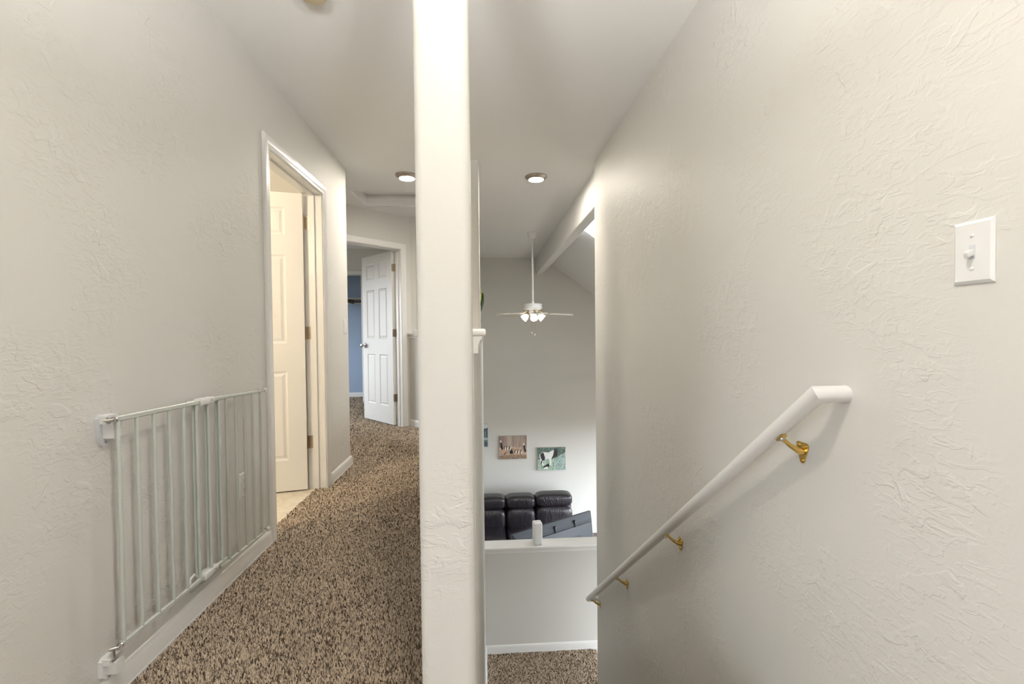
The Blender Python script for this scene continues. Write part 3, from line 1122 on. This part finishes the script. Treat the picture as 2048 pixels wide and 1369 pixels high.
sw2 = empty('light_switch', (XL, 3.712, 1.145), 'flat white rocker switch plate near the end of the left hall wall', 'light switch')
M2 = frame3((XL, 3.712, 1.145), (0, 1, 0), (0, 0, 1), (1, 0, 0))
local(plate_mesh(M2).build('cover_plate', 'white_plastic', None, 10), sw2)
local(MB().bbox(-0.0165, 0.0165, -0.033, 0.033, 0.004, 0.0085, 0.0015, 2, M2).build('rocker', 'white_plastic'), sw2)

ou = empty('electrical_outlet', (XL, 2.150, 0.395), 'white duplex electrical outlet on the wall behind the safety gate', 'outlet')
M3 = frame3((XL, 2.150, 0.395), (0, 1, 0), (0, 0, 1), (1, 0, 0))
local(plate_mesh(M3).build('cover_plate', 'white_plastic', None, 10), ou)
for y in (0.0195, -0.0195):
    mb = MB()
    rplate(mb, 0.034, 0.029, 0.0072, 0.011, M3 @ T(0, y, 0))
    so = local(mb.build('socket', 'white_plastic'), ou)
    mb = MB()
    mb.box(-0.0078, -0.0062, y - 0.002, y + 0.007, 0.0071, 0.0075, M3)
    mb.box(0.0062, 0.0078, y - 0.001, y + 0.006, 0.0071, 0.0075, M3)
    mb.lathe([(0.0026, 0.0071), (0.0026, 0.0075), (0, 0.0075)], 10, M3 @ T(0, y - 0.0075, 0))
    s = mb.build('slots', 'black')
    s.parent = so
screw(ou, M3, 0, 0, 0.0058)

# ------------------------------------------------------------------ safety gate
GX_A, GX_B = -1.064, -1.078
gate = empty('safety_gate', (XL, 1.35, 0.1), 'pale metal baby gate with vertical bars folded flat against the hall wall', 'safety gate')
ax = lambda y: y * 1.0
topA = lambda y: 0.844 - 0.024 * (y - 1.36)
botA = lambda y: 0.187 - 0.026 * (y - 1.36)
topB = lambda y: 0.838 - 0.045 * (y - 1.70)
botB = lambda y: 0.152 - 0.045 * (y - 1.70)
kA, kB = 1.0085, 1.003
A0, A1 = 1.358 * kA, 1.888 * kA
B0, B1 = 1.697 * kB, 2.247 * kB


def sq_rail(name, x, y0, y1, fz, w=0.0115, h=0.0165):
    M = None
    mb = MB()
    prof = [(-w / 2 + 0.003, -h / 2), (w / 2 - 0.003, -h / 2), (w / 2, -h / 2 + 0.003), (w / 2, h / 2 - 0.003),
            (w / 2 - 0.003, h / 2), (-w / 2 + 0.003, h / 2), (-w / 2, h / 2 - 0.003), (-w / 2, -h / 2 + 0.003)]
    mb.tube([(x, y0, fz(y0)), (x, y1, fz(y1))], 1, prof=prof)
    return local(mb.build(name, 'gate_metal'), gate)


sq_rail('top_rail', GX_A, A0, A1, topA)
sq_rail('bottom_rail', GX_A, A0, A1, botA)
sq_rail('top_rail', GX_B, B0, B1, topB, 0.0095, 0.0135)
sq_rail('bottom_rail', GX_B, B0, B1, botB, 0.0095, 0.0135)
for i in range(8):
    y = kA * (1.367 + i * 0.0706)
    local(MB().tube([(GX_A, y, botA(y) + 0.004), (GX_A, y, topA(y) - 0.004)], 0.0057, 12).build('bar', 'gate_metal'), gate)
for i in range(8):
    y = kB * (1.735 + i * 0.0710)
    local(MB().tube([(GX_B, y, botB(y) + 0.004), (GX_B, y, topB(y) - 0.004)], 0.0057, 12).build('bar', 'gate_metal'), gate)
# sliding clips
for z in (topA(1.78), botA(1.78)):
    mb = MB().bbox(GX_A - 0.022, GX_A + 0.011, 1.752, 1.797, z - 0.0125, z + 0.0125, 0.003, 2)
    mb.bbox(GX_A - 0.020, GX_A + 0.009, 1.799, 1.838, z - 0.011, z + 0.011, 0.003, 2)
    c_ = local(mb.build('sliding_clip', 'white_plastic'), gate)
    s = MB().lathe([(0.0042, 0), (0.0042, 0.001), (0, 0.001)], 12, frame3((GX_A + 0.009, 1.818, z), (0, 1, 0), (0, 0, 1), (1, 0, 0))).build('bolt', 'steel')
    s.parent = c_
    s.matrix_parent_inverse = Matrix.Identity(4)
# small lever on the lower clip
mb = MB().tube([(GX_A - 0.012, 1.742, botA(1.74) + 0.004), (GX_A - 0.014, 1.722, botA(1.74) + 0.026), (GX_A - 0.014, 1.700, botA(1.74) + 0.020), (GX_A - 0.012, 1.696, botA(1.74) + 0.004)], 0.004, 10)
local(mb.build('release_lever', 'white_plastic'), gate)
# wall latch brackets
for (zc, hgt, up) in ((0.812, 0.088, True), (0.119, 0.066, False)):
    yb = 1.390 if up else 1.378
    Mb = frame3((XL, yb, zc), (0, 1, 0), (0, 0, 1), (1, 0, 0))
    w_, h_ = 0.044, hgt
    foot = 0.54 if up else 0.48
    poly = [(-w_ / 2, -h_ * 0.30), (-w_ * 0.24, -h_ * foot), (w_ * 0.24, -h_ * foot), (w_ / 2, -h_ * 0.30), (w_ / 2, h_ * 0.38), (w_ * 0.30, h_ / 2), (-w_ * 0.30, h_ / 2), (-w_ / 2, h_ * 0.38)]
    b_ = local(MB().prism(poly, 0, 0.012, Mb).build('wall_bracket', 'grey_plastic' if up else 'white_plastic'), gate)
    mb = MB()
    rplate(mb, 0.030, h_ * 0.60, 0.031, 0.005, Mb @ T(0.005, -h_ * 0.03, 0.010))
    s = mb.build('latch_housing', 'white_plastic')
    s.parent = b_
    mb = MB()
    rplate(mb, 0.040, h_ * 0.10, 0.026, 0.004, Mb @ T(0.0, h_ * 0.44, 0.008))
    mb.box(-0.020, -0.012, h_ * 0.20, h_ * 0.44, 0.008, 0.030, Mb)
    s = mb.build('hook_hood', 'white_plastic')
    s.parent = b_
    s = MB().lathe([(0.004, 0.012), (0.004, 0.0145), (0.002, 0.0145), (0.002, 0.013), (0, 0.013)], 12, Mb @ T(0.0, -h_ * 0.43, 0)).build('screw', 'steel')
    s.parent = b_
    zz = topA(1.36) if up else botA(1.36)
    mb = MB().tube([(XL + 0.030, yb - 0.004, zc + 0.012), (XL + 0.032, yb - 0.008, zz - 0.010), (XL + 0.042, A0 - 0.020, zz), (GX_A, A0 - 0.012, zz), (GX_A, A0 + 0.004, zz)], 0.0040, 12)
    mb.lathe([(0.004, 0), (0.0085, 0.001), (0.0085, 0.007), (0.004, 0.008)], 14, frame3((GX_A, A0 - 0.009, zz), (1, 0, 0), (0, 0, 1), (0, 1, 0)))
    local(mb.build('hook_rod', 'steel'), gate)
# eye screws into the door casing end
for fz in (topB, botB):
    y = B1
    mb = MB().tube([(GX_B, y - 0.01, fz(y)), (GX_B, y + 0.038, fz(y))], 0.0032, 10)
    mb.tube([(GX_B + 0.000, y + 0.036, fz(y)), (XL - 0.001, y + 0.052, fz(y))], 0.0032, 10)
    local(mb.build('pivot_pin', 'steel'), gate)
    mb = MB().lathe([(0.0035, -0.006), (0.0105, -0.005), (0.0105, 0.005), (0.0035, 0.006)], 16, frame3((GX_B + 0.002, y + 0.040, fz(y)), (0, 1, 0), (0, 0, 1), (1, 0, 0)))
    local(mb.build('pivot_eye', 'white_plastic'), gate)

# ------------------------------------------------------------------ ceiling disc lights
disc_prof = [(0.0, 0.0), (0.094, 0.0), (0.0955, -0.004), (0.093, -0.009), (0.082, -0.012), (0.073, -0.022), (0.066, -0.0275), (0.0635, -0.0285), (0.0635, -0.026)]
lens_prof = [(0.0, -0.0305), (0.045, -0.030), (0.062, -0.0275), (0.0635, -0.026), (0.0, -0.0262)]
for x, y, lab in ((0.458, 3.955, 'lit bronze-rimmed disc light on the ceiling over the stairs'),
                  (-0.650, 3.955, 'lit bronze-rimmed disc light on the hall ceiling near the attic hatch'),
                  (0.05, 0.40, 'lit bronze-rimmed disc light on the ceiling above the stair head')):
    t_ = empty('ceiling_light', (x, y, CEIL), lab, 'ceiling light', 'disc lights on the ceiling')
    MB().lathe(disc_prof, 40).build('trim_ring', 'nickel', t_, 50)
    MB().lathe(lens_prof, 40).build('lens', 'lamp_lens', t_, 50)

# smoke detector
sd = empty('smoke_detector', (-0.657, 1.838, CEIL), 'round yellowed smoke detector on the hall ceiling', 'smoke detector')
MB().lathe([(0, 0), (0.064, 0), (0.064, -0.008), (0.061, -0.010)], 40).build('mounting_plate', 'white_plastic', sd, 40)
MB().lathe([(0.060, -0.009), (0.060, -0.020), (0.054, -0.033), (0.044, -0.038), (0, -0.040)], 40).build('cover', 'yellowed_plastic', sd, 40)
mb = MB()
for k in range(9):
    a = -2.6 + k * 0.14
    mb.box(-0.010, 0.010, -0.001, 0.001, -0.0012, 0.0012, Rz(a) @ T(0.0575, 0, -0.027) @ Matrix.Rotation(math.radians(60), 4, 'Y'))
mb.build('vent_slots', 'dark_pot', sd, 0)

# bathroom vanity lamp (lights the bathroom)
bl = empty('wall_lamp', (-2.2, 1.40, 2.0), 'round glass vanity lamp on the bathroom wall', 'lamp')
MB().lathe([(0, 0), (0.05, 0), (0.05, 0.02), (0.02, 0.03), (0.02, 0.07)], 24, Matrix.Rotation(math.radians(-90), 4, 'X')).build('wall_plate', 'chrome', bl)
MB().puff((0, 0.14, 0), (0.085, 0.085, 0.085), 1, 1, 24, 16).build('globe', 'bath_glass', bl)

# added unseen uplighters in the loft room, bouncing fill light off the ceiling
for x, y, lb in ((-0.50, -0.52, 'added fill uplighter on the bathroom side of the loft room'), (0.50, -0.50, 'added fill uplighter on the stair side of the loft room')):
    pd = empty('fill_uplighter', (x, y, 0), lb, 'lamp', 'added fill uplighters in the loft room')
    MB().lathe([(0, 0), (0.13, 0), (0.13, 0.012), (0.02, 0.03), (0, 0.03)], 28).build('base', 'nickel', pd)
    MB().tube([(0, 0, 0.02), (0, 0, 1.56)], 0.011, 12).build('pole', 'nickel', pd)
    MB().lathe([(0.011, 1.55), (0.05, 1.56), (0.12, 1.595), (0.165, 1.64), (0.162, 1.64), (0.115, 1.602), (0.0, 1.572)], 32).build('bowl', 'nickel', pd)
    MB().lathe([(0, 1.622), (0.10, 1.622), (0.10, 1.612), (0, 1.612)], 28).build('bulb', 'fill_bulb', pd)

# ------------------------------------------------------------------ ceiling fan
FX, FY = 0.655, 6.17
fan = empty('ceiling_fan', (FX, FY, CEIL), 'white ceiling fan with five blades and a lit tulip light kit on a long rod', 'ceiling fan')
MB().lathe([(0, 0), (0.070, 0), (0.071, -0.006), (0.062, -0.030), (0.050, -0.060), (0.030, -0.074), (0.016, -0.078), (0, -0.078)], 36).build('canopy', 'fan_white', fan, 40)
MB().tube([(0, 0, -0.05), (0, 0, -0.965)], 0.0135, 16).build('down_rod', 'fan_white', fan)
MB().lathe([(0.0135, -0.925), (0.020, -0.935), (0.022, -0.966), (0, -0.966)], 20).build('rod_coupling', 'fan_white', fan, 40)
mo = MB().lathe([(0, -0.962), (0.110, -0.962), (0.125, -0.968), (0.126, -0.982), (0.122, -0.985), (0.122, -1.004), (0.127, -1.008), (0.127, -1.026), (0.112, -1.040), (0.080, -1.050), (0.0, -1.050)], 44).build('motor_housing', 'fan_white', fan, 30)
MB().lathe([(0.070, -1.050), (0.072, -1.072), (0.058, -1.082), (0.055, -1.115), (0.035, -1.128), (0, -1.128)], 32).build('switch_housing', 'fan_white', fan, 40)
for a_deg in (-10, 62, 134, 206, 278):
    a = math.radians(a_deg)
    M = Rz(a)
    pol = []
    L0, L1 = 0.17, 0.545
    for i in range(13):
        q = math.radians(-90 + 180 * i / 12)
        pol.append((L1 - 0.045 + 0.045 * math.cos(q), 0.060 * math.sin(q)))
    pol += [(L0, 0.045), (L0 - 0.012, 0.030), (L0 - 0.012, -0.030), (L0, -0.045)]
    bl_ = MB().prism(pol, -0.003, 0.003, M @ T(0, 0, -1.082) @ Matrix.Rotation(math.radians(4.0), 4, 'Y') @ Matrix.Rotation(math.radians(9), 4, 'X')).build('blade', 'fan_blade', fan)
    mb = MB().tube([M @ Vector((0.06, 0, -1.055)), M @ Vector((0.10, 0, -1.066)), M @ Vector((0.15, 0, -1.088)), M @ Vector((0.22, 0, -1.090))], [0.012, 0.009, 0.008, 0.006], 10)
    mb.prism([(0.15, -0.02), (0.23, -0.035), (0.25, 0), (0.23, 0.035), (0.15, 0.02)], -1.090, -1.086, M)
    s = mb.build('blade_iron', 'antique_brass')
    s.parent = bl_
for k, a_deg in enumerate((190, 350, 270)):
    a = math.radians(a_deg)
    out = Vector((math.cos(a), math.sin(a), 0))
    ax_ = (out * 0.75 + Vector((0, 0, -0.66))).normalized()
    sd_ = Vector((-math.sin(a), math.cos(a), 0))
    base = out * 0.062 + Vector((0, 0, -1.100))
    Mx = frame3(base, sd_, ax_.cross(sd_), ax_)
    sh = MB().lathe([(0.018, 0.018), (0.027, 0.026), (0.040, 0.048), (0.047, 0.074), (0.050, 0.098), (0.048, 0.099), (0.044, 0.076), (0.037, 0.052), (0.020, 0.034), (0, 0.032)], 24, Mx).build('glass_shade', 'fan_glass', fan, 60)
    s = MB().lathe([(0.010, -0.02), (0.012, 0.0), (0.021, 0.008), (0.021, 0.022), (0, 0.022)], 18, Mx).build('shade_fitter', 'antique_brass')
    s.parent = sh
for dx, L in ((-0.020, 0.235), (0.020, 0.262)):
    ch = MB().tube([(dx, -0.03, -1.12), (dx, -0.03, -1.12 - L)], 0.0012, 6).build('pull_chain', 'antique_brass', fan)
    s = MB().lathe([(0, 0.018), (0.003, 0.014), (0.0075, -0.004), (0.006, -0.010), (0, -0.012)], 12, T(dx, -0.03, -1.12 - L)).build('pull_knob', 'fan_white')
    s.parent = ch

# ------------------------------------------------------------------ potted plant on the half wall
pz = CAPZ + 0.018
pp = empty('potted_plant', (-0.088, 4.06, pz), 'leafy dark green plant in a small dark pot on the half wall cap', 'potted plant')
MB().lathe([(0, 0), (0.040, 0), (0.042, 0.004), (0.052, 0.092), (0.056, 0.094), (0.056, 0.108), (0.051, 0.108), (0.049, 0.092), (0, 0.090)], 30).build('pot', 'dark_pot', pp, 35)
MB().lathe([(0.0495, 0.093), (0.02, 0.096), (0, 0.097)], 20).build('soil', 'soil', pp)


def leaf(root, pts, width, nrm, mat, name='leaf'):
    """broad pointed leaf bent along pts; nrm ~ surface normal"""
    pts = [Vector(p) for p in pts]
    N = 12
    cen = []
    for i in range(N + 1):
        t_ = i / N * (len(pts) - 1)
        k = min(int(t_), len(pts) - 2)
        f = t_ - k
        p0 = pts[max(k - 1, 0)]
        p1, p2 = pts[k], pts[k + 1]
        p3 = pts[min(k + 2, len(pts) - 1)]
        cen.append(0.5 * ((2 * p1) + (p2 - p0) * f + (2 * p0 - 5 * p1 + 4 * p2 - p3) * f * f + (3 * p1 - p0 - 3 * p2 + p3) * f ** 3))
    vs, fs = [], []
    for i, c_ in enumerate(cen):
        d = (cen[min(i + 1, N)] - cen[max(i - 1, 0)]).normalized()
        s_ = d.cross(Vector(nrm)).normalized()
        nn = s_.cross(d).normalized()
        q = i / N
        w = width * max(0.03, math.sin(math.pi * q ** 0.8)) ** 0.85
        for lay in (0.0005, -0.0005):
            for e, dz in ((-1, 0.18), (-0.5, 0.04), (0, 0), (0.5, 0.04), (1, 0.18)):
                vs.append(c_ + s_ * w * e + nn * (w * dz + lay))
    for i in range(N):
        for lay in (0, 5):
            for j in range(4):
                a = i * 10 + lay + j
                f = (a, a + 1, a + 11, a + 10)
                fs.append(f if lay == 0 else tuple(reversed(f)))
        for j in (0, 4):
            a = i * 10 + j
            f = (a, a + 10, a + 15, a + 5)
            fs.append(f if j == 4 else tuple(reversed(f)))
    return MB().add(vs, fs).build(name, mat, root, 60)


for k, (dx, dy, h1, w, mt) in enumerate([(-0.05, 0.02, 0.30, 0.030, 'leaf'), (-0.03, -0.05, 0.34, 0.026, 'leaf'), (0.01, 0.06, 0.33, 0.030, 'leaf'),
                                          (-0.06, -0.02, 0.38, 0.028, 'leaf'), (0.0, -0.02, 0.40, 0.024, 'leaf'), (-0.02, 0.05, 0.37, 0.026, 'leaf_margin'),
                                          (0.02, 0.0, 0.36, 0.02, 'leaf')]):
    leaf(pp, [(dx * 0.2, dy * 0.2, 0.092), (dx * 0.35, dy * 0.35, h1 * 0.5), (dx * 0.8, dy * 0.8, h1 * 0.85), (dx * 1.3, dy * 1.3, h1)], w, (dx + 0.001, dy - 0.03, 0.02), mt)
# the leaf that shows past the post: rises, then droops with its face to the hall
lf = leaf(pp, [(0.008, -0.01, 0.092), (0.034, -0.012, 0.25), (0.052, -0.012, 0.345), (0.066, -0.012, 0.275), (0.055, -0.012, 0.180)], 0.024, (0.15, -1, 0.1), 'leaf')
leaf(pp, [(0.012, -0.02, 0.092), (0.030, -0.02, 0.22), (0.052, -0.02, 0.30), (0.064, -0.02, 0.385)], 0.0095, (0.2, -1, 0), 'leaf_margin')
leaf(pp, [(0.006, -0.022, 0.092), (0.030, -0.024, 0.25), (0.044, -0.024, 0.34), (0.051, -0.024, 0.405)], 0.010, (0.2, -1, 0), 'leaf')


# ------------------------------------------------------------------ pictures on the far wall
def canvas(x0, x1, z0, z1, label, bg_mat, shapes):
    root = empty('wall_picture', ((x0 + x1) / 2, YF, z0), label, 'picture', 'canvas photos above the sofa')
    local(MB().bbox(x0, x1, YF - 0.036, YF, z0, z1, 0.003).build('canvas', 'canvas_edge'), root)
    W_, H_ = x1 - x0, z1 - z0
    M = frame3((x0, YF - 0.0362, z0), (1, 0, 0), (0, 0, 1), (0, -1, 0))
    mb, mats = MB(), [bg_mat]
    mb.prism([(0.001, 0.001), (W_ - 0.001, 0.001), (W_ - 0.001, H_ - 0.001), (0.001, H_ - 0.001)], 0, 0.0004, M)
    lay = 0.0004
    for mt, pts in shapes:
        if mt not in mats:
            mats.append(mt)
        lay += 0.00012
        mb.prism([(min(max(p[0], 0.004), 0.996) * W_, min(max(1 - p[1], 0.004), 0.996) * H_) for p in reversed(pts)], 0.0004, lay, M, mats.index(mt))
    local(mb.build('print', mats, None, 0), root)
    return root


def blob(cx, cy, rx, ry, n=10):
    return [(cx + rx * math.cos(2 * math.pi * i / n), cy + ry * math.sin(2 * math.pi * i / n)) for i in range(n)]


# wildlife among straw
cr = [('print_straw', [(0, 0.50), (0.4, 0.46), (1, 0.52), (1, 1), (0, 1)]),
      ('print_brush', [(0, 0.86), (0.25, 0.82), (0.5, 0.80), (0.75, 0.83), (1, 0.86), (1, 1), (0, 1)])]
for (cx, cy, s) in ((0.10, 0.42, 1.0), (0.93, 0.56, 1.0), (0.46, 0.60, 0.75)):
    cr.append(('print_black', [(cx - 0.05 * s, cy - 0.17 * s), (cx - 0.01 * s, cy - 0.15 * s), (cx + 0.02 * s, cy - 0.02 * s), (cx + 0.05 * s, cy + 0.10 * s), (cx + 0.03 * s, cy + 0.18 * s), (cx - 0.01 * s, cy + 0.14 * s), (cx - 0.04 * s, cy + 0.02 * s)]))
    cr.append(('print_cream', [(cx - 0.07 * s, cy - 0.20 * s), (cx - 0.02 * s, cy - 0.26 * s), (cx, cy - 0.16 * s), (cx - 0.04 * s, cy - 0.13 * s)]))
for (cx, cy) in ((0.22, 0.50), (0.30, 0.50), (0.41, 0.50), (0.60, 0.66), (0.70, 0.66), (0.80, 0.68)):
    cr.append(('print_cream', blob(cx, cy + 0.03, 0.045, 0.085)))
    cr.append(('print_black', [(cx - 0.04, cy + 0.10), (cx - 0.045, cy), (cx - 0.01, cy - 0.07), (cx + 0.02, cy - 0.06), (cx - 0.015, cy), (cx - 0.02, cy + 0.10)]))
cr.append(('print_black', [(0.39, 0.66), (0.44, 0.62), (0.50, 0.70), (0.51, 0.77), (0.39, 0.77)]))
cr.append(('print_dark', [(0.16, 0.82), (0.26, 0.68), (0.28, 0.69), (0.19, 0.83)]))
canvas(0.226, 0.732, -1.208, -0.784, 'canvas photo of dark and white animals in tan straw', 'print_forest', cr)

# pinto horse with a foal lying by it
hs = [('print_grass', [(0, 0.52), (0.3, 0.50), (0.6, 0.48), (1, 0.40), (1, 1), (0, 1)]),
      ('print_weeds', [(0.62, 0.55), (0.75, 0.40), (1, 0.22), (1, 1), (0.70, 1), (0.66, 0.8)]),
      ('print_white', [(0.07, 0.33), (0.14, 0.23), (0.24, 0.20), (0.40, 0.22), (0.52, 0.14), (0.58, 0.12), (0.60, 0.22), (0.54, 0.38), (0.49, 0.50), (0.49, 0.66), (0.47, 0.80), (0.43, 0.80), (0.44, 0.62), (0.40, 0.49), (0.28, 0.52), (0.22, 0.52), (0.19, 0.64), (0.23, 0.78), (0.19, 0.80), (0.13, 0.66), (0.10, 0.50)]),
      ('print_dark', [(0.10, 0.30), (0.17, 0.22), (0.22, 0.24), (0.27, 0.44), (0.26, 0.54), (0.21, 0.56), (0.17, 0.60), (0.14, 0.50), (0.11, 0.42)]),
      ('print_black', [(0.13, 0.56), (0.17, 0.60), (0.14, 0.76), (0.12, 0.70)]),
      ('print_dark', [(0.58, 0.20), (0.60, 0.08), (0.66, 0.03), (0.72, 0.08), (0.73, 0.18), (0.70, 0.26), (0.72, 0.36), (0.66, 0.42), (0.56, 0.46), (0.53, 0.54), (0.51, 0.50), (0.56, 0.36)]),
      ('print_slate', [(0.62, 0.06), (0.68, 0.03), (0.72, 0.10), (0.70, 0.20), (0.66, 0.14)]),
      ('print_black', [(0.18, 0.90), (0.22, 0.82), (0.32, 0.74), (0.39, 0.69), (0.43, 0.80), (0.40, 0.86), (0.34, 0.82), (0.28, 0.86)]),
      ('print_white', [(0.20, 0.90), (0.28, 0.86), (0.33, 0.84), (0.37, 0.86), (0.36, 0.92), (0.24, 0.94)])]
canvas(0.926, 1.441, -1.432, -1.012, 'canvas photo of a pinto horse in a green meadow', 'print_hedge', hs)
# forest lake photo, mostly hidden by the stair wall
fs_ = [('print_sky', [(0, 0), (1, 0), (1, 0.16), (0.8, 0.22), (0.6, 0.14), (0.4, 0.24), (0.2, 0.15), (0, 0.22)]),
       ('print_water', [(0, 0.62), (1, 0.60), (1, 0.70), (0, 0.72)])]
canvas(-0.470, 0.031, -0.972, -0.560, 'canvas photo of dark firs by pale water', 'print_fir', fs_)

# ------------------------------------------------------------------ leather sofa
sofa = empty('sofa', (0.42, 7.50, ZD), 'dark brown leather reclining sofa with padded headrests', 'sofa')
xs = [(-0.72, -0.108), (-0.104, 0.386), (0.390, 1.012)]
mb = MB()
mb.bbox(-0.74, 1.03, 0.18, 0.45, 0.06, 0.86, 0.05, 4)
mb.build('back_shell', 'leather', sofa)
MB().bbox(-0.74, 1.03, -0.40, 0.30, 0.05, 0.30, 0.03, 3).build('base', 'leather', sofa)
for k, (a, b) in enumerate(xs):
    up = 0.018 if k == 2 else 0.0
    cx, hx = (a + b) / 2, (b - a) / 2
    MB().puff((cx, 0.10, 0.875 + up), (hx, 0.155, 0.105), 0.55, 0.38, 48, 24, wob=0.05, seed=k).build('headrest', 'leather', sofa, 60)
    MB().puff((cx, 0.09, 0.585 + up), (hx, 0.17, 0.205), 0.5, 0.40, 48, 26, wob=0.05, seed=k + 5).build('back_cushion', 'leather', sofa, 60)
    MB().puff((cx, -0.14, 0.385), (hx, 0.36, 0.13), 0.55, 0.32, 48, 20, wob=0.03, seed=k + 9).build('seat_cushion', 'leather', sofa, 60)
    MB().puff((cx, -0.44, 0.20), (hx, 0.06, 0.16), 0.4, 0.3, 40, 16).build('footrest_panel', 'leather', sofa, 60)
for x in (-0.86, 1.15):
    MB().puff((x, -0.10, 0.29), (0.13, 0.42, 0.25), 0.42, 0.36, 44, 26, wob=0.03, seed=3).build('armrest', 'leather', sofa, 60)
for x in (-0.82, 1.10):
    for y in (-0.38, 0.34):
        MB().lathe([(0, 0), (0.025, 0), (0.03, 0.07), (0, 0.07)], 12, T(x, y, 0)).build('foot', 'dark_pot', sofa)

# ------------------------------------------------------------------ television seen from behind, on its stand
tl, trr = Vector((0.30, 5.45, 0)), Vector((1.418, 6.095, 0))
tdir = (trr - tl).normalized()
tback = Vector((tdir.y, -tdir.x, 0))           # out of the back, towards the stairs
TW, TH = (trr - tl).length, 0.76
tz = -1.362
tilt = math.radians(7)
upv = (Vector((0, 0, 1)) * math.cos(tilt) - tback * math.sin(tilt)).normalized()
bk = tdir.cross(upv).normalized()
org = tl + Vector((0, 0, tz)) - upv * TH
tv = empty('television', (org.x, org.y, org.z), 'dark grey flat television seen from behind, turned towards the sofa', 'television')
MT = frame3(org, tdir, upv, bk)
local(MB().bbox(0, TW, 0, TH, -0.045, -0.006, 0.006, 2, MT).build('screen_bezel', 'tv_grey'), tv)
# tapering back shell
sh = [(0.004, 0.004, -0.006), (TW - 0.004, 0.004, -0.006), (TW - 0.004, TH - 0.004, -0.006), (0.004, TH - 0.004, -0.006),
      (0.055, 0.05, 0.028), (TW - 0.055, 0.05, 0.028), (TW - 0.03, TH - 0.085, 0.028), (0.055, TH - 0.085, 0.028)]
mb = MB().add([MT @ Vector(p) for p in sh], [(0, 1, 5, 4), (1, 2, 6, 5), (2, 3, 7, 6), (3, 0, 4, 7), (4, 5, 6, 7)])
local(mb.build('back_shell', 'tv_grey', None, 15), tv)
mb = MB().bbox(0.10, TW - 0.06, 0.06, TH - 0.125, 0.026, 0.040, 0.005, 2, MT)
local(mb.build('back_panel', 'tv_grey'), tv)
mb = MB().bbox(0.25, TW - 0.28, 0.08, TH - 0.25, 0.039, 0.0445, 0.002, 2, MT)
local(mb.build('input_cover', 'tv_grey'), tv)
mb = MB()
mb.box(0.24, TW - 0.27, TH - 0.252, TH - 0.246, 0.0385, 0.0412, MT)
mb.box(TW - 0.276, TW - 0.268, 0.08, TH - 0.248, 0.0385, 0.0412, MT)
mb.box(0.10, TW - 0.06, TH - 0.127, TH - 0.121, 0.026, 0.0295, MT)
local(mb.build('panel_seam', 'tv_dark'), tv)
for x in (0.62, TW - 0.34):
    mb = MB().bbox(x, x + 0.028, TH - 0.13, TH - 0.045, 0.012, 0.046, 0.006, 2, MT)
    local(mb.build('cable_clip', 'tv_dark'), tv)
for x in (0.22, TW - 0.30):
    local(MB().bbox(x, x + 0.05, -0.030, 0.01, -0.10, 0.10, 0.004, 2, MT).build('stand_foot', 'tv_dark'), tv)
st_top = org.z - 0.050
stand = empty('media_console', ((tl.x + trr.x) / 2, (tl.y + trr.y) / 2, ZD), 'dark wooden console carrying the television', 'console')
MS = frame3((tl.x, tl.y, 0), tdir, tback, (0, 0, 1))
MS = frame3((tl.x, tl.y, 0), tdir, -tback, (0, 0, 1))
local(MB().bbox(-0.05, TW + 0.05, -0.25, 0.18, st_top - 0.03, st_top, 0.004, 2, MS).build('top', 'stand_wood'), stand)
local(MB().box(-0.03, TW + 0.03, -0.24, 0.17, ZD + 0.06, st_top - 0.031, MS).build('body', 'stand_wood'), stand)
for a in (-0.02, TW - 0.03):
    for b in (-0.22, 0.12):
        local(MB().box(a, a + 0.05, b, b + 0.05, ZD, ZD + 0.059, MS).build('leg', 'stand_wood'), stand)

# ------------------------------------------------------------------ white device on the landing cap
wz = LCAP + 0.022
wd = empty('wireless_router', (0.493, LHY + 0.035, wz), 'upright rounded white box device standing on the landing cap shelf', 'router', None, None, math.radians(8))
MB().bbox(-0.043, 0.043, -0.042, 0.042, 0.006, 0.222, 0.014, 5).build('body', 'white_plastic', wd, 40)
MB().bbox(-0.036, 0.036, -0.035, 0.035, 0.0, 0.0075, 0.003, 2).build('base', 'grey_plastic', wd)
